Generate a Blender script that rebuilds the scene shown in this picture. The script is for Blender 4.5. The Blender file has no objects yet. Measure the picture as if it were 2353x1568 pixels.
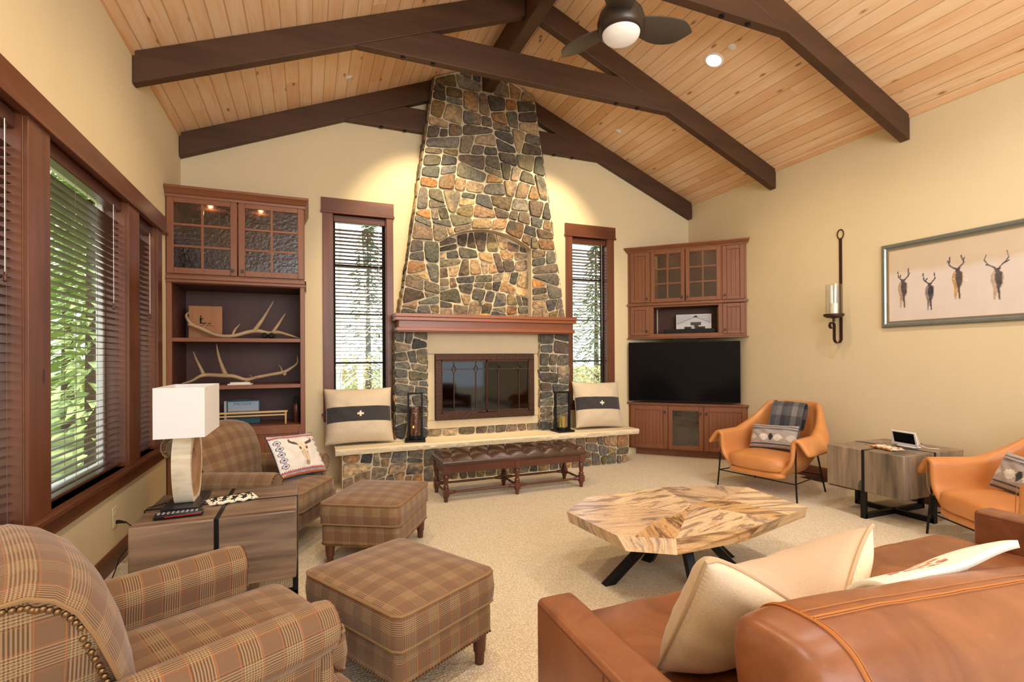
import bpy, math, random
from math import sin, cos, pi, sqrt, radians, atan2, hypot
from mathutils import Vector, Matrix, noise as mnoise
SC = bpy.context.scene
COL = SC.collection
# ------------------------------------------------------------------ camera
FPX, YAW, PITCH, ROLL, CY, HCAM = 1160.138, 0.383022, 0.0025025, -0.0057434, 820.473, 1.42
cF = Vector((sin(YAW)*cos(PITCH), cos(YAW)*cos(PITCH), sin(PITCH)))
_r0 = Vector((cos(YAW), -sin(YAW), 0)); _u0 = _r0.cross(cF)
cR = _r0*cos(ROLL) + _u0*sin(ROLL); cU = _u0*cos(ROLL) - _r0*sin(ROLL)
CAMP = Vector((0, 0, HCAM))
cd = bpy.data.cameras.new('camera'); cam = bpy.data.objects.new('camera', cd); COL.objects.link(cam)
cam.matrix_world = Matrix(((cR.x, cU.x, -cF.x, 0), (cR.y, cU.y, -cF.y, 0), (cR.z, cU.z, -cF.z, HCAM), (0, 0, 0, 1)))
cd.sensor_width = 36; cd.lens = FPX/2353*36; cd.shift_y = (CY-784)/2353; cd.clip_start = 0.05; cd.clip_end = 300
SC.camera = cam
SC.view_settings.view_transform = 'Standard'; SC.view_settings.look = 'None'
SC.view_settings.gamma = 1; SC.view_settings.use_curve_mapping = False
SC.view_settings.exposure = 0.5
# ------------------------------------------------------------------ sky and lights
w = bpy.data.worlds.new('sky'); SC.world = w; w.use_nodes = True
bg = w.node_tree.nodes['Background']; bg.inputs[0].default_value = (0.82, 0.91, 1.0, 1); bg.inputs[1].default_value = 2.2

def light(kind, loc, energy, color, size=0.1, aim=None, name=None, spot=2.0, blend=0.6, sy=None):
    d = bpy.data.lights.new(name or kind.lower()+'_light', kind); d.energy = energy; d.color = color
    if kind == 'AREA':
        d.size = size
        if sy: d.shape = 'RECTANGLE'; d.size_y = sy
    else: d.shadow_soft_size = size
    if kind == 'SPOT': d.spot_size = spot; d.spot_blend = blend
    o = bpy.data.objects.new(d.name, d); COL.objects.link(o); o.location = loc
    if aim is not None: o.rotation_euler = (Vector(aim)-Vector(loc)).to_track_quat('-Z', 'Y').to_euler()
    return o
WARM = (1.0, 0.78, 0.47); NEUT = (1.0, 0.97, 0.94); COOL = (0.88, 0.94, 1.0)
sl = light('SUN', (12, 4, 20), 3.0, (1.0, 0.96, 0.9), radians(4), (6.0, 4, 12), 'tree_fill_sun'); sl.data.angle = radians(4)  # added sun to brighten the outdoor trees; the day itself is overcast
RX = 2.121; XL = -1.245; XR = 5.487; YB = 6.25
def zc(x): return 3.79 + 0.4065*(3.366-abs(x-RX))
for lx, ly in ((3.854, 3.997), (0.388, 3.997), (3.854, 2.1), (0.388, 2.1), (3.854, 0.2), (0.388, 0.2)):
    light('SPOT', (lx, ly, zc(lx)-0.05), (85 if lx < RX else 70), (WARM if ly > 3 or (lx < RX and ly > 1) else NEUT), 0.07, (lx, ly, 0), 'recessed_can_light', radians(130), 0.7)
for lx in (1.15, 3.10):
    light('SPOT', (lx, 4.85, 4.28), 150, WARM, 0.05, (RX+(lx-RX)*0.75, 6.1, 2.9), 'accent_light', radians(75), 0.6)
light('AREA', (2.1, -2.6, 2.5), 60, NEUT, 4.5, (2.3, 4, 1.4), 'rear_fill', sy=2.2)  # added soft fill, unseen behind the camera; not a lamp of the room
light('AREA', (2.1, -0.9, 2.6), 80, NEUT, 2.5, (2.1, 1.2, 6), 'ceiling_fill', sy=1.2)  # added up-facing fill behind the camera to brighten the ceiling
# ------------------------------------------------------------------ pixel -> point helpers (2353x1568 frame)
def ray(x, y): return cF + cR*((x-1176.5)/FPX) + cU*((CY-y)/FPX)
def pZ(x, y, z): d = ray(x, y); return CAMP + d*((z-HCAM)/d.z)
def pY(x, y, Y): d = ray(x, y); return CAMP + d*(Y/d.y)
def pX(x, y, X): d = ray(x, y); return CAMP + d*(X/d.x)
def pN(x, y, p, n): d = ray(x, y); n = Vector(n); return CAMP + d*(n.dot(Vector(p)-CAMP)/n.dot(d))
# ------------------------------------------------------------------ mesh builder
ORG = {}
class MB:
    def __init__(s): s.v = []; s.f = []; s.mi = []; s.uv = {}; s.col = {}
    def add(s, vs, fs, mi=0, M=None, uv=None, col=None):
        b = len(s.v)
        for i, p in enumerate(vs):
            p = Vector(p); s.v.append(M @ p if M else p)
            if uv: s.uv[b+i] = uv[i]
            if col: s.col[b+i] = col if not isinstance(col, list) else col[i]
        for f in fs: s.f.append([b+i for i in f]); s.mi.append(mi)
        return s
    def box(s, x0, x1, y0, y1, z0, z1, mi=0, M=None, col=None):
        return s.add([(x0,y0,z0),(x1,y0,z0),(x1,y1,z0),(x0,y1,z0),(x0,y0,z1),(x1,y0,z1),(x1,y1,z1),(x0,y1,z1)],
                     [(3,2,1,0),(4,5,6,7),(0,1,5,4),(1,2,6,5),(2,3,7,6),(3,0,4,7)], mi, M, col=col)
    def prism(s, poly, f, a, b, mi=0, M=None):
        n = len(poly); vs = [f(p, a) for p in poly] + [f(p, b) for p in poly]
        fs = [list(range(n))[::-1], list(range(n, 2*n))] + [[i, (i+1) % n, n+(i+1) % n, n+i] for i in range(n)]
        return s.add(vs, fs, mi, M)
    def tube(s, pts, r, n=8, mi=0, M=None, cap=True, closed=False, flat=None, col=None):
        pts = [Vector(p) for p in pts]; m = len(pts); rs = r if isinstance(r, (list, tuple)) else [r]*m
        vs = []; up = None
        for i, p in enumerate(pts):
            if closed: t = pts[(i+1) % m]-pts[i-1]
            else: t = pts[min(i+1, m-1)]-pts[max(i-1, 0)]
            t = t.normalized() if t.length > 1e-9 else Vector((0,0,1))
            if up is None: up = t.orthogonal().normalized()
            up = (up - t*up.dot(t)); up = up.normalized() if up.length > 1e-6 else t.orthogonal().normalized()
            sd = t.cross(up)
            for k in range(n):
                a = 2*pi*k/n; q = p + (up*cos(a)+sd*sin(a))*rs[i]
                if flat: q = p + up*cos(a)*rs[i]*flat[0] + sd*sin(a)*rs[i]*flat[1]
                vs.append(q)
        fs = []
        for i in range(m if closed else m-1):
            j = (i+1) % m
            for k in range(n): fs.append((i*n+k, i*n+(k+1) % n, j*n+(k+1) % n, j*n+k))
        if cap and not closed: fs += [list(range(n))[::-1], [(m-1)*n+k for k in range(n)]]
        return s.add(vs, fs, mi, M, col=col)
    def lathe(s, prof, c=(0,0,0), n=20, mi=0, M=None, cap=True):
        c = Vector(c); vs = []; m = len(prof)
        for r, z in prof:
            for k in range(n): a = 2*pi*k/n; vs.append(c+Vector((r*cos(a), r*sin(a), z)))
        fs = [(i*n+k, i*n+(k+1) % n, (i+1)*n+(k+1) % n, (i+1)*n+k) for i in range(m-1) for k in range(n)]
        if cap: fs += [list(range(n))[::-1], [(m-1)*n+k for k in range(n)]]
        return s.add(vs, fs, mi, M)
    def ball(s, c, r, n=10, m=6, mi=0, M=None):
        c = Vector(c); r = Vector(r) if not isinstance(r, (int, float)) else Vector((r, r, r)); vs = []
        for i in range(m+1):
            t = pi*i/m
            for k in range(n): a = 2*pi*k/n; vs.append(c+Vector((r.x*sin(t)*cos(a), r.y*sin(t)*sin(a), -r.z*cos(t))))
        return s.add(vs, [(i*n+k, i*n+(k+1) % n, (i+1)*n+(k+1) % n, (i+1)*n+k) for i in range(m) for k in range(n)], mi, M)
    def grid(s, fn, nu, nv, mi=0, M=None, uvf=None, colf=None, flip=False, wrap=False):
        vs = []; uv = []; col = []
        for j in range(nv+1):
            for i in range(nu+1):
                u, v = i/nu, j/nv; vs.append(fn(u, v))
                uv.append(uvf(u, v) if uvf else (u, v))
                if colf: col.append(colf(u, v))
        fs = []
        for j in range(nv):
            for i in range(nu):
                a = j*(nu+1)+i; q = (a, a+1, a+nu+2, a+nu+1); fs.append(q[::-1] if flip else q)
        return s.add(vs, fs, mi, M, uv, col or None)
    def build(s, name, mats, parent=None, loc=None, smooth=True, ang=38, bevel=0, bseg=2, sub=0, solid=0, uvbox=False, org=None, soff=0, weld=False):
        if not isinstance(mats, (list, tuple)): mats = [mats]
        o_ = Vector(loc) if loc is not None else (Vector(org) if org is not None else (ORG.get(parent.name, Vector()) if parent else Vector()))
        me = bpy.data.meshes.new(name)
        vs = [p-o_ for p in s.v]
        me.from_pydata([tuple(p) for p in vs], [], s.f)
        for m in mats: me.materials.append(m)
        me.polygons.foreach_set('material_index', s.mi)
        if s.uv or uvbox:
            ul = me.uv_layers.new(name='UVMap')
            for p in me.polygons:
                n = p.normal; ax = max(range(3), key=lambda k: abs(n[k]))
                for li in p.loop_indices:
                    vi = me.loops[li].vertex_index
                    if vi in s.uv: ul.data[li].uv = s.uv[vi]
                    elif uvbox:
                        c = vs[vi]; ul.data[li].uv = ((c.y, c.z), (c.x, c.z), (c.x, c.y))[ax]
        if s.col:
            at = me.color_attributes.new('Col', 'FLOAT_COLOR', 'POINT')
            for i, c in s.col.items(): at.data[i].color = (c[0], c[1], c[2], 1)
        if smooth:
            me.polygons.foreach_set('use_smooth', [True]*len(me.polygons))
            me.set_sharp_from_angle(angle=radians(ang))
        me.update()
        o = bpy.data.objects.new(name, me); COL.objects.link(o)
        if loc is not None: o.location = o_
        if parent: o.parent = parent
        ORG[o.name] = o_
        if weld: md = o.modifiers.new('weld', 'WELD'); md.merge_threshold = 0.0005
        if solid: md = o.modifiers.new('solid', 'SOLIDIFY'); md.thickness = solid; md.offset = soff
        if bevel:
            md = o.modifiers.new('bevel', 'BEVEL'); md.width = bevel; md.segments = bseg; md.limit_method = 'ANGLE'; md.angle_limit = radians(35); md.harden_normals = False
        if sub: md = o.modifiers.new('sub', 'SUBSURF'); md.levels = sub; md.render_levels = sub
        return o
def thing(name, label, cat, loc=(0,0,0), rot=None, group=None, world=False):
    o = bpy.data.objects.new(name, None); COL.objects.link(o); o.location = loc; o.empty_display_size = 0.1
    if rot is not None: o.rotation_euler = (0, 0, rot) if isinstance(rot, (int, float)) else rot
    ORG[o.name] = Vector(loc) if world else Vector()
    return tag(o, label, cat, group)
def tag(o, label=None, cat=None, group=None, kind=None):
    if label: o['label'] = label
    if cat: o['category'] = cat
    if group: o['group'] = group
    if kind: o['kind'] = kind
    return o
def struct(o, label, cat): return tag(o, label, cat, None, 'structure')
def dup(root, loc, rot, label, group=None):
    r = root.copy(); COL.objects.link(r); r.location = loc
    r.rotation_euler = (0, 0, rot) if isinstance(rot, (int, float)) else rot
    r['label'] = label
    if group: r['group'] = group
    def rec(a, b):
        for ch in a.children:
            c = ch.copy(); COL.objects.link(c); c.parent = b; rec(ch, c)
    rec(root, r); ORG[r.name] = Vector()
    return r
def XZ(p, y): return (p[0], y, p[1])
def YZ(p, x): return (x, p[0], p[1])
def XY(p, z): return (p[0], p[1], z)
# ------------------------------------------------------------------ material helpers
def lin(c): return tuple(((v/255)/12.92 if v/255 <= 0.04045 else ((v/255+0.055)/1.055)**2.4) for v in c[:3])
class S:
    def __init__(s, nt, k): s.nt = nt; s.k = k
    def _m(s, op, b=None, c=None):
        n = s.nt.nodes.new('ShaderNodeMath'); n.operation = op
        for i, q in enumerate((s, b, c)):
            if q is None: continue
            if isinstance(q, S): s.nt.links.new(q.k, n.inputs[i])
            else: n.inputs[i].default_value = q
        return S(s.nt, n.outputs[0])
    def __add__(s, b): return s._m('ADD', b)
    def __sub__(s, b): return s._m('SUBTRACT', b)
    def __mul__(s, b): return s._m('MULTIPLY', b)
    def __truediv__(s, b): return s._m('DIVIDE', b)
    __radd__ = __add__; __rmul__ = __mul__
    def __lt__(s, b): return s._m('LESS_THAN', b)
    def __gt__(s, b): return s._m('GREATER_THAN', b)
    def fract(s): return s._m('FRACT')
    def floor(s): return s._m('FLOOR')
    def abs(s): return s._m('ABSOLUTE')
    def sin(s): return s._m('SINE')
    def pw(s, e): return s._m('POWER', e)
    def mn(s, b): return s._m('MINIMUM', b)
    def mx(s, b): return s._m('MAXIMUM', b)
    def clamp(s): n = s.nt.nodes.new('ShaderNodeClamp'); s.nt.links.new(s.k, n.inputs[0]); return S(s.nt, n.outputs[0])
class Mat:
    def __init__(m, name):
        m.mat = bpy.data.materials.new(name); m.mat.use_nodes = True; m.nt = m.mat.node_tree
        m.b = m.nt.nodes['Principled BSDF']; m.out = m.nt.nodes['Material Output']
    def set(m, **kw):
        for k, v in kw.items():
            i = m.b.inputs[{'col': 'Base Color', 'rough': 'Roughness', 'metal': 'Metallic', 'spec': 'Specular IOR Level', 'coat': 'Coat Weight', 'sheen': 'Sheen Weight', 'sss': 'Subsurface Weight', 'emit': 'Emission Color', 'es': 'Emission Strength', 'alpha': 'Alpha', 'trans': 'Transmission Weight', 'crough': 'Coat Roughness'}[k]]
            if isinstance(v, S): m.nt.links.new(v.k, i)
            elif isinstance(v, (tuple, list)): i.default_value = (v[0], v[1], v[2], 1)
            else: i.default_value = v
        return m
    def co(m, kind='Object'): n = m.nt.nodes.new('ShaderNodeTexCoord'); return S(m.nt, n.outputs[kind])
    def sep(m, v): n = m.nt.nodes.new('ShaderNodeSeparateXYZ'); m.nt.links.new(v.k, n.inputs[0]); return [S(m.nt, n.outputs[i]) for i in range(3)]
    def comb(m, x, y, z):
        n = m.nt.nodes.new('ShaderNodeCombineXYZ')
        for i, q in enumerate((x, y, z)):
            if isinstance(q, S): m.nt.links.new(q.k, n.inputs[i])
            else: n.inputs[i].default_value = q
        return S(m.nt, n.outputs[0])
    def scale(m, v, s):
        n = m.nt.nodes.new('ShaderNodeMapping'); m.nt.links.new(v.k, n.inputs[0]); n.inputs['Scale'].default_value = s; return S(m.nt, n.outputs[0])
    def noise(m, v, sc=5, det=3, rough=0.5, dist=0, colr=False):
        n = m.nt.nodes.new('ShaderNodeTexNoise'); m.nt.links.new(v.k, n.inputs['Vector'])
        n.inputs['Scale'].default_value = sc; n.inputs['Detail'].default_value = det; n.inputs['Roughness'].default_value = rough; n.inputs['Distortion'].default_value = dist
        return S(m.nt, n.outputs[1 if colr else 0])
    def vor(m, v, sc=5, rnd=1.0, out=0, feat='F1'):
        n = m.nt.nodes.new('ShaderNodeTexVoronoi'); n.feature = feat; m.nt.links.new(v.k, n.inputs['Vector']); n.inputs['Scale'].default_value = sc; n.inputs['Randomness'].default_value = rnd
        return S(m.nt, n.outputs[out])
    def wn(m, v): n = m.nt.nodes.new('ShaderNodeTexWhiteNoise'); n.noise_dimensions = '1D'; m.nt.links.new(v.k, n.inputs['W']); return S(m.nt, n.outputs[0])
    def ramp(m, f, stops):
        n = m.nt.nodes.new('ShaderNodeValToRGB'); m.nt.links.new(f.k, n.inputs[0]); e = n.color_ramp.elements
        while len(e) < len(stops): e.new(0.5)
        for q, (p, c) in zip(e, stops): q.position = p; q.color = (*c, 1) if isinstance(c, tuple) else (c, c, c, 1)
        return S(m.nt, n.outputs[0])
    def mix(m, f, a, b, mode='MIX'):
        n = m.nt.nodes.new('ShaderNodeMix'); n.data_type = 'RGBA'; n.blend_type = mode
        for i, q in ((0, f), (6, a), (7, b)):
            if isinstance(q, S): m.nt.links.new(q.k, n.inputs[i])
            elif isinstance(q, (tuple, list)): n.inputs[i].default_value = (q[0], q[1], q[2], 1)
            else: n.inputs[i].default_value = q
        return S(m.nt, n.outputs[2])
    def attr(m, name='Col'): n = m.nt.nodes.new('ShaderNodeAttribute'); n.attribute_name = name; return S(m.nt, n.outputs[0])
    def bump(m, h, st=0.3, dist=0.01):
        n = m.nt.nodes.new('ShaderNodeBump'); n.inputs['Strength'].default_value = st; n.inputs['Distance'].default_value = dist
        m.nt.links.new(h.k, n.inputs['Height']); m.nt.links.new(n.outputs[0], m.b.inputs['Normal']); return m
def plain(name, col, rough=0.5, metal=0.0, var=0.0, sc=30, bst=0.0, bd=0.002, **kw):
    m = Mat(name); c = lin(col); m.set(col=c, rough=rough, metal=metal, **kw)
    if var or bst:
        v = m.co(); n = m.noise(v, sc, 4)
        if var: m.set(col=m.mix(n, tuple(q*(1-var) for q in c), tuple(min(1, q*(1+var)) for q in c)))
        if bst: m.bump(n, bst, bd)
    return m.mat
def wood(name, dark, light, axis='X', rough=0.42, sc=1.0, knots=0.0, coord='Object', contrast=1.0, bst=0.12, spec=0.5):
    m = Mat(name); v = m.co(coord); k = {'X': 0, 'Y': 1, 'Z': 2}[axis]
    s1 = [16*sc]*3; s1[k] = 1.1*sc; s2 = [4*sc]*3; s2[k] = 0.9*sc
    n1 = m.noise(m.scale(v, s1), 1, 6, 0.6, 0.6); n2 = m.noise(m.scale(v, s2), 1, 3, 0.5, 1.2)
    f = (n1*0.55+n2*0.55-0.05)
    c = m.ramp(f, [(0.5-0.22*contrast, lin(dark)), (0.5+0.2*contrast, lin(light))]); d, l = lin(dark), lin(light)
    if knots:
        s3 = [4.5*sc]*3; s3[k] = 1.6*sc
        q = m.vor(m.scale(v, s3), 1, 1.0); c = m.mix((q < knots)*0.75, c, tuple(x*0.3 for x in d))
    m.set(col=c, rough=rough, spec=spec); m.bump(n1, bst, 0.003); return m.mat
def glass(name, tint=(1,1,1), rough=0.02, refl=0.10, bumpsc=0, bst=0.4, see=1.0):
    m = Mat(name); nt = m.nt; nt.nodes.remove(m.b)
    t = nt.nodes.new('ShaderNodeBsdfTransparent'); t.inputs[0].default_value = (tint[0]*see, tint[1]*see, tint[2]*see, 1)
    g = nt.nodes.new('ShaderNodeBsdfGlossy'); g.inputs['Roughness'].default_value = rough
    ge = nt.nodes.new('ShaderNodeNewGeometry'); dt = nt.nodes.new('ShaderNodeVectorMath'); dt.operation = 'DOT_PRODUCT'
    nt.links.new(ge.outputs['Incoming'], dt.inputs[0]); nt.links.new(ge.outputs['Normal'], dt.inputs[1])
    fc = ((S(nt, dt.outputs['Value']).abs()*-1.0+1.0).pw(5.0)*0.8+refl).clamp(); mx = nt.nodes.new('ShaderNodeMixShader')
    nt.links.new(fc.k, mx.inputs[0]); nt.links.new(t.outputs[0], mx.inputs[1]); nt.links.new(g.outputs[0], mx.inputs[2]); nt.links.new(mx.outputs[0], m.out.inputs[0])
    if bumpsc:
        v = m.co(); n = m.noise(v, bumpsc, 3); b = nt.nodes.new('ShaderNodeBump'); b.inputs['Strength'].default_value = bst; b.inputs['Distance'].default_value = 0.01
        nt.links.new(n.k, b.inputs['Height']); nt.links.new(b.outputs[0], g.inputs['Normal'])
    return m.mat
def emis(name, col, st):
    m = Mat(name); m.set(col=(0,0,0), emit=col, es=st); return m.mat
def colattr(name, rough=0.85, sheen=0.0, bsc=0, bst=0.2, spec=0.3, var=0.0, bd=0.003):
    m = Mat(name); c = m.attr()
    if bsc:
        v = m.co(); n = m.noise(v, bsc, 2); m.bump(n, bst, bd)
        if var: c = m.mix(var, c, m.mix(1.0, c, m.ramp(n, [(0.3, 0.55), (0.7, 1.35)]), 'MULTIPLY'))
    m.set(col=c, rough=rough, sheen=sheen, spec=spec); return m.mat
# ------------------------------------------------------------------ materials
def mk_wall(name, col):
    m = Mat(name); v = m.co(); n = m.noise(v, 3, 2); c = lin(col)
    m.set(col=m.mix(n, tuple(q*0.97 for q in c), tuple(q*1.03 for q in c)), rough=0.85, spec=0.2); m.bump(m.noise(v, 180, 2), 0.08, 0.001); return m.mat
M_wall = mk_wall('wall_paint', (224, 207, 172))
def mk_ceiling():
    m = Mat('pine_planks'); v = m.co(); x, y, z = m.sep(v)
    s = (x-RX).abs()*(1.0795/0.132)+((x-RX) > 0)*37.0
    i = s.floor(); fr = s.fract(); seg = ((y+m.wn(i+5.3)*7.0)/3.1).floor(); r = m.wn(i*1.731+seg*7.17+0.37); r2 = m.wn(i*2.91+seg*3.3+11.3)
    q = m.comb(x*9.0, y*0.9+r*40.0, r*31.0)
    n = m.noise(q, 1.6, 4, 0.55, 0.5); n2 = m.noise(m.comb(x*60.0, y*2.0+r*17, r2*9), 1, 3)
    c = m.ramp(n*0.7+n2*0.3, [(0.3, lin((224, 180, 136))), (0.52, lin((238, 206, 170))), (0.75, lin((244, 222, 196)))])
    c = m.mix(r2*0.4, c, lin((228, 184, 140))); c = m.mix((r > 0.88)*0.35, c, lin((208, 150, 100)))
    kn = m.vor(m.comb(x*5.4, y*2.0+r*13, 0), 1.25, 1.0); c = m.mix(m.ramp(kn, [(0.05, 0.75), (0.085, 0.35), (0.13, 0.0)]), c, lin((120, 66, 34)))
    g = (fr < 0.035)+(fr > 0.975); c = m.mix(g.mn(1)*0.5, c, lin((160, 112, 76)))
    gv = (((fr-0.5).abs()-0.44)*16.0).clamp()
    m.set(col=c, rough=0.5, spec=0.35); m.bump(gv*-1.0, 0.5, 0.008); return m.mat
M_ceil = mk_ceiling()
M_pine = wood('pine_trim', (214, 164, 116), (240, 206, 166), 'Y', 0.5)
def mk_carpet():
    m = Mat('berber_carpet'); v = m.co(); x, y, z = m.sep(v)
    a = (m.comb(x, y, 0)); w1 = m.vor(m.scale(a, (75, 60, 1)), 1, 0.55); n = m.noise(v, 2.2, 3); n3 = m.noise(v, 60, 3)
    rows = ((x*62.0+(y*54.0).floor()*0.5).fract()-0.5).abs()
    c = m.ramp(w1*0.8+n3*0.35, [(0.25, lin((240, 230, 210))), (0.75, lin((204, 188, 160)))])
    c = m.mix(n*0.2, c, lin((222, 208, 182)))
    m.set(col=c, rough=0.98, spec=0.05, sheen=0.15); m.bump(w1*-1.0+n3*0.4, 0.9, 0.006); return m.mat
M_carpet = mk_carpet()
M_beamX = wood('beam_stain', (56, 36, 24), (88, 58, 38), 'X', 0.6, 0.7, bst=0.25)
M_beamY = wood('beam_stain_ridge', (60, 40, 28), (92, 62, 42), 'Y', 0.6, 0.7, bst=0.25)
T1, T2 = (78, 42, 28), (124, 72, 46)
M_trZ = wood('alder_trim_upright', T1, T2, 'Z', 0.36, 0.8, 0.05); M_trX = wood('alder_trim_level', T1, T2, 'X', 0.36, 0.8, 0.05); M_trY = wood('alder_trim_long', T1, T2, 'Y', 0.36, 0.8, 0.05)
C1, C2 = (110, 66, 42), (146, 92, 62)
M_cabZ = wood('cherry_upright', C1, C2, 'Z', 0.38, 0.8, contrast=1.5, bst=0.05); M_cabX = wood('cherry_level', C1, C2, 'X', 0.38, 0.8, contrast=1.5, bst=0.05)
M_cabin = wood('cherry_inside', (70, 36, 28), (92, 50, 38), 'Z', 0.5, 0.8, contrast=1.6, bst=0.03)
M_mantel = wood('mantel_cherry', (122, 66, 38), (156, 92, 56), 'X', 0.32, 0.8, contrast=1.2, bst=0.05)
M_slat = plain('blind_slat', (84, 46, 36), 0.3, var=0.2, sc=8)
M_cord = plain('blind_cord', (120, 90, 76), 0.6)
M_stone = colattr('field_stone', 0.72, bsc=26, bst=0.95, spec=0.4, var=0.75, bd=0.022)
M_mortar = plain('mortar', (206, 192, 166), 0.95, var=0.15, sc=60, bst=0.5, bd=0.004)
M_lime = plain('limestone', (214, 196, 164), 0.8, var=0.06, sc=12, bst=0.1)
M_limer = plain('rough_limestone', (232, 216, 184), 0.9, var=0.08, sc=40, bst=0.8, bd=0.012)
M_copper = plain('hammered_bronze', (74, 50, 38), 0.38, 0.7, var=0.3, sc=70, bst=0.9, bd=0.006)
M_black = plain('black_metal', (30, 30, 32), 0.42, 0.6)
M_dark = plain('soot_black', (22, 20, 19), 0.9)
M_white = plain('white_plastic', (236, 236, 238), 0.35)
M_sash = plain('vinyl_sash', (214, 208, 196), 0.5)
M_win = glass('window_glass', refl=0.02)
M_fireglass = glass('smoked_glass', (0.22, 0.19, 0.17), 0.05, 0.05)
M_cabglass = glass('seeded_glass', (0.50, 0.44, 0.41), 0.14, 0.07, bumpsc=34, bst=0.35)
M_clear = glass('clear_glass', (0.96, 0.97, 0.96), 0.02, 0.05)
M_iron = plain('rust_iron', (70, 46, 38), 0.5, 0.5, var=0.35, sc=40, bst=0.3)
M_knob = plain('pewter_knob', (74, 68, 64), 0.4, 0.8, var=0.2)
# ------------------------------------------------------------------ room shell
ZEL = zc(XL); ZER = zc(XR)
b = MB(); b.box(XL-0.2, XR+0.2, -4, YB+0.2, -0.1, 0); struct(b.build('floor', M_carpet), 'pale berber carpet covering the whole floor', 'floor')
LW = [(2.54, 3.06), (3.28, 4.50), (4.75, 5.27)]; LZ0, LZ1 = 0.645, 2.60
b = MB(); f = YZ
def wl(y0, y1, z0, z1): b.box(XL-0.17, XL, y0, y1, z0, z1)
ys = [-4]+[q for p in LW for q in p]+[YB+0.15]
for i in range(len(ys)-1):
    if i % 2 == 0: wl(ys[i], ys[i+1], 0, ZEL+0.1)
    else: wl(ys[i], ys[i+1], 0, LZ0); wl(ys[i], ys[i+1], LZ1, ZEL+0.1)
struct(b.build('wall_left', M_wall), 'cream painted wall with the large triple window', 'wall')
b = MB(); b.box(XR, XR+0.15, -4, YB+0.15, 0, ZER+0.1); struct(b.build('wall_right', M_wall), 'cream painted wall behind the picture and the sconce', 'wall')
W1 = (0.265, 0.882); W2 = (3.432, 4.009); BZ0, BZ1 = 0.79, 3.13
b = MB()
for x0, x1, z0, z1 in ((XL, W1[0], 0, None), (W1[0], W1[1], 0, BZ0), (W1[0], W1[1], BZ1, None), (W1[1], W2[0], 0, None), (W2[0], W2[1], 0, BZ0), (W2[0], W2[1], BZ1, None), (W2[1], XR, 0, None)):
    xs = [x0]+([RX] if x0 < RX < x1 else [])+[x1]
    top = [(x, (zc(x)+0.02) if z1 is None else z1) for x in xs]
    b.prism([(x0, z0), (x1, z0)]+top[::-1], XZ, YB, YB+0.15)
struct(b.build('wall_back', M_wall), 'cream painted gable wall behind the stone fireplace', 'wall')
b = MB()
for x0, x1 in ((XL-0.2, RX), (RX, XR+0.2)):
    p = [(x0, zc(x0)), (x1, zc(x1)), (x1, zc(x1)+0.08), (x0, zc(x0)+0.08)]
    b.prism(p, XZ, -4, YB+0.2)
struct(b.build('ceiling', M_ceil, smooth=False), 'vaulted ceiling of pale knotty pine planks', 'ceiling')
for nm, x, sg in (('trim_1', XL, 1), ('trim_2', XR, -1)):
    b = MB(); b.prism([(x, zc(x)-0.035), (x+sg*0.02, zc(x)-0.035), (x+sg*0.02, zc(x)+0.008), (x, zc(x))], XZ, -4, YB)
    struct(b.build(nm, M_pine), 'thin pine strip along the top of the %s wall' % ('left' if sg > 0 else 'right'), 'trim')
for nm, x, sg, lab in (('baseboard_left', XL, 1, 'left'), ('baseboard_right', XR, -1, 'right')):
    b = MB(); b.prism([(x, 0), (x+sg*0.016, 0), (x+sg*0.016, 0.125), (x+sg*0.010, 0.14), (x, 0.14)], XZ, -4, 5.1 if sg < 0 else 5.6)
    struct(b.build(nm, M_trY), 'dark stained wood baseboard along the %s wall' % lab, 'baseboard')
# ------------------------------------------------------------------ trusses
def rb(x): return zc(x)-0.25       # lower edge of a rafter
def truss(y0, y1, label, bolts=True):
    t = thing('roof_truss', label, 'beam', (RX, (y0+y1)/2, 3.5), world=True, group=None)
    for sg in (-1, 1):
        xe = XL+0.004 if sg < 0 else XR-0.004; xr = RX+sg*0.075
        b = MB(); b.prism([(xe, rb(xe)), (xr, rb(xr)), (xr, zc(xr)-0.004), (xe, zc(xe)-0.004)], XZ, y0, y1); b.build('rafter', M_beamX, t, bevel=0.008)
    zb, zt = 4.21, 4.485
    xb = RX-3.366+(zb-3.54)/0.4065; xt = RX-3.366+(zt-3.54)/0.4065
    b = MB(); b.prism([(xb, zb), (2*RX-xb, zb), (2*RX-xt, zt), (xt, zt)], XZ, y0, y1); c = b.build('collar_tie', M_beamX, t, bevel=0.008)
    for dx in (0.42, 0.70):
        for sg in (-1, 1):
            b = MB(); b.lathe([(0.022, -0.014), (0.022, -0.004), (0.012, 0.002)], (RX+sg*(RX-xb-dx), (y0+y1)/2, zb), 12); b.build('bolt_plug', M_black if bolts else M_black, c)
    return t
truss(6.155, 6.245, 'dark stained timber truss against the gable wall behind the chimney')
truss(4.655, 4.745, 'dark stained timber truss crossing in front of the chimney top')
truss(3.125, 3.215, 'dark stained timber truss nearest the camera beside the ceiling fan')
b = MB(); b.prism([(RX-0.07, 4.80), (RX+0.07, 4.80), (RX+0.07, zc(RX+0.07)-0.004), (RX, zc(RX)-0.004), (RX-0.07, zc(RX-0.07)-0.004)], XZ, -3.9, 6.05)
tag(b.build('ridge_beam', M_beamY, loc=(RX, 3, 4.8), bevel=0.008), 'long dark ridge beam running under the ceiling peak to the chimney', 'beam')
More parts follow.
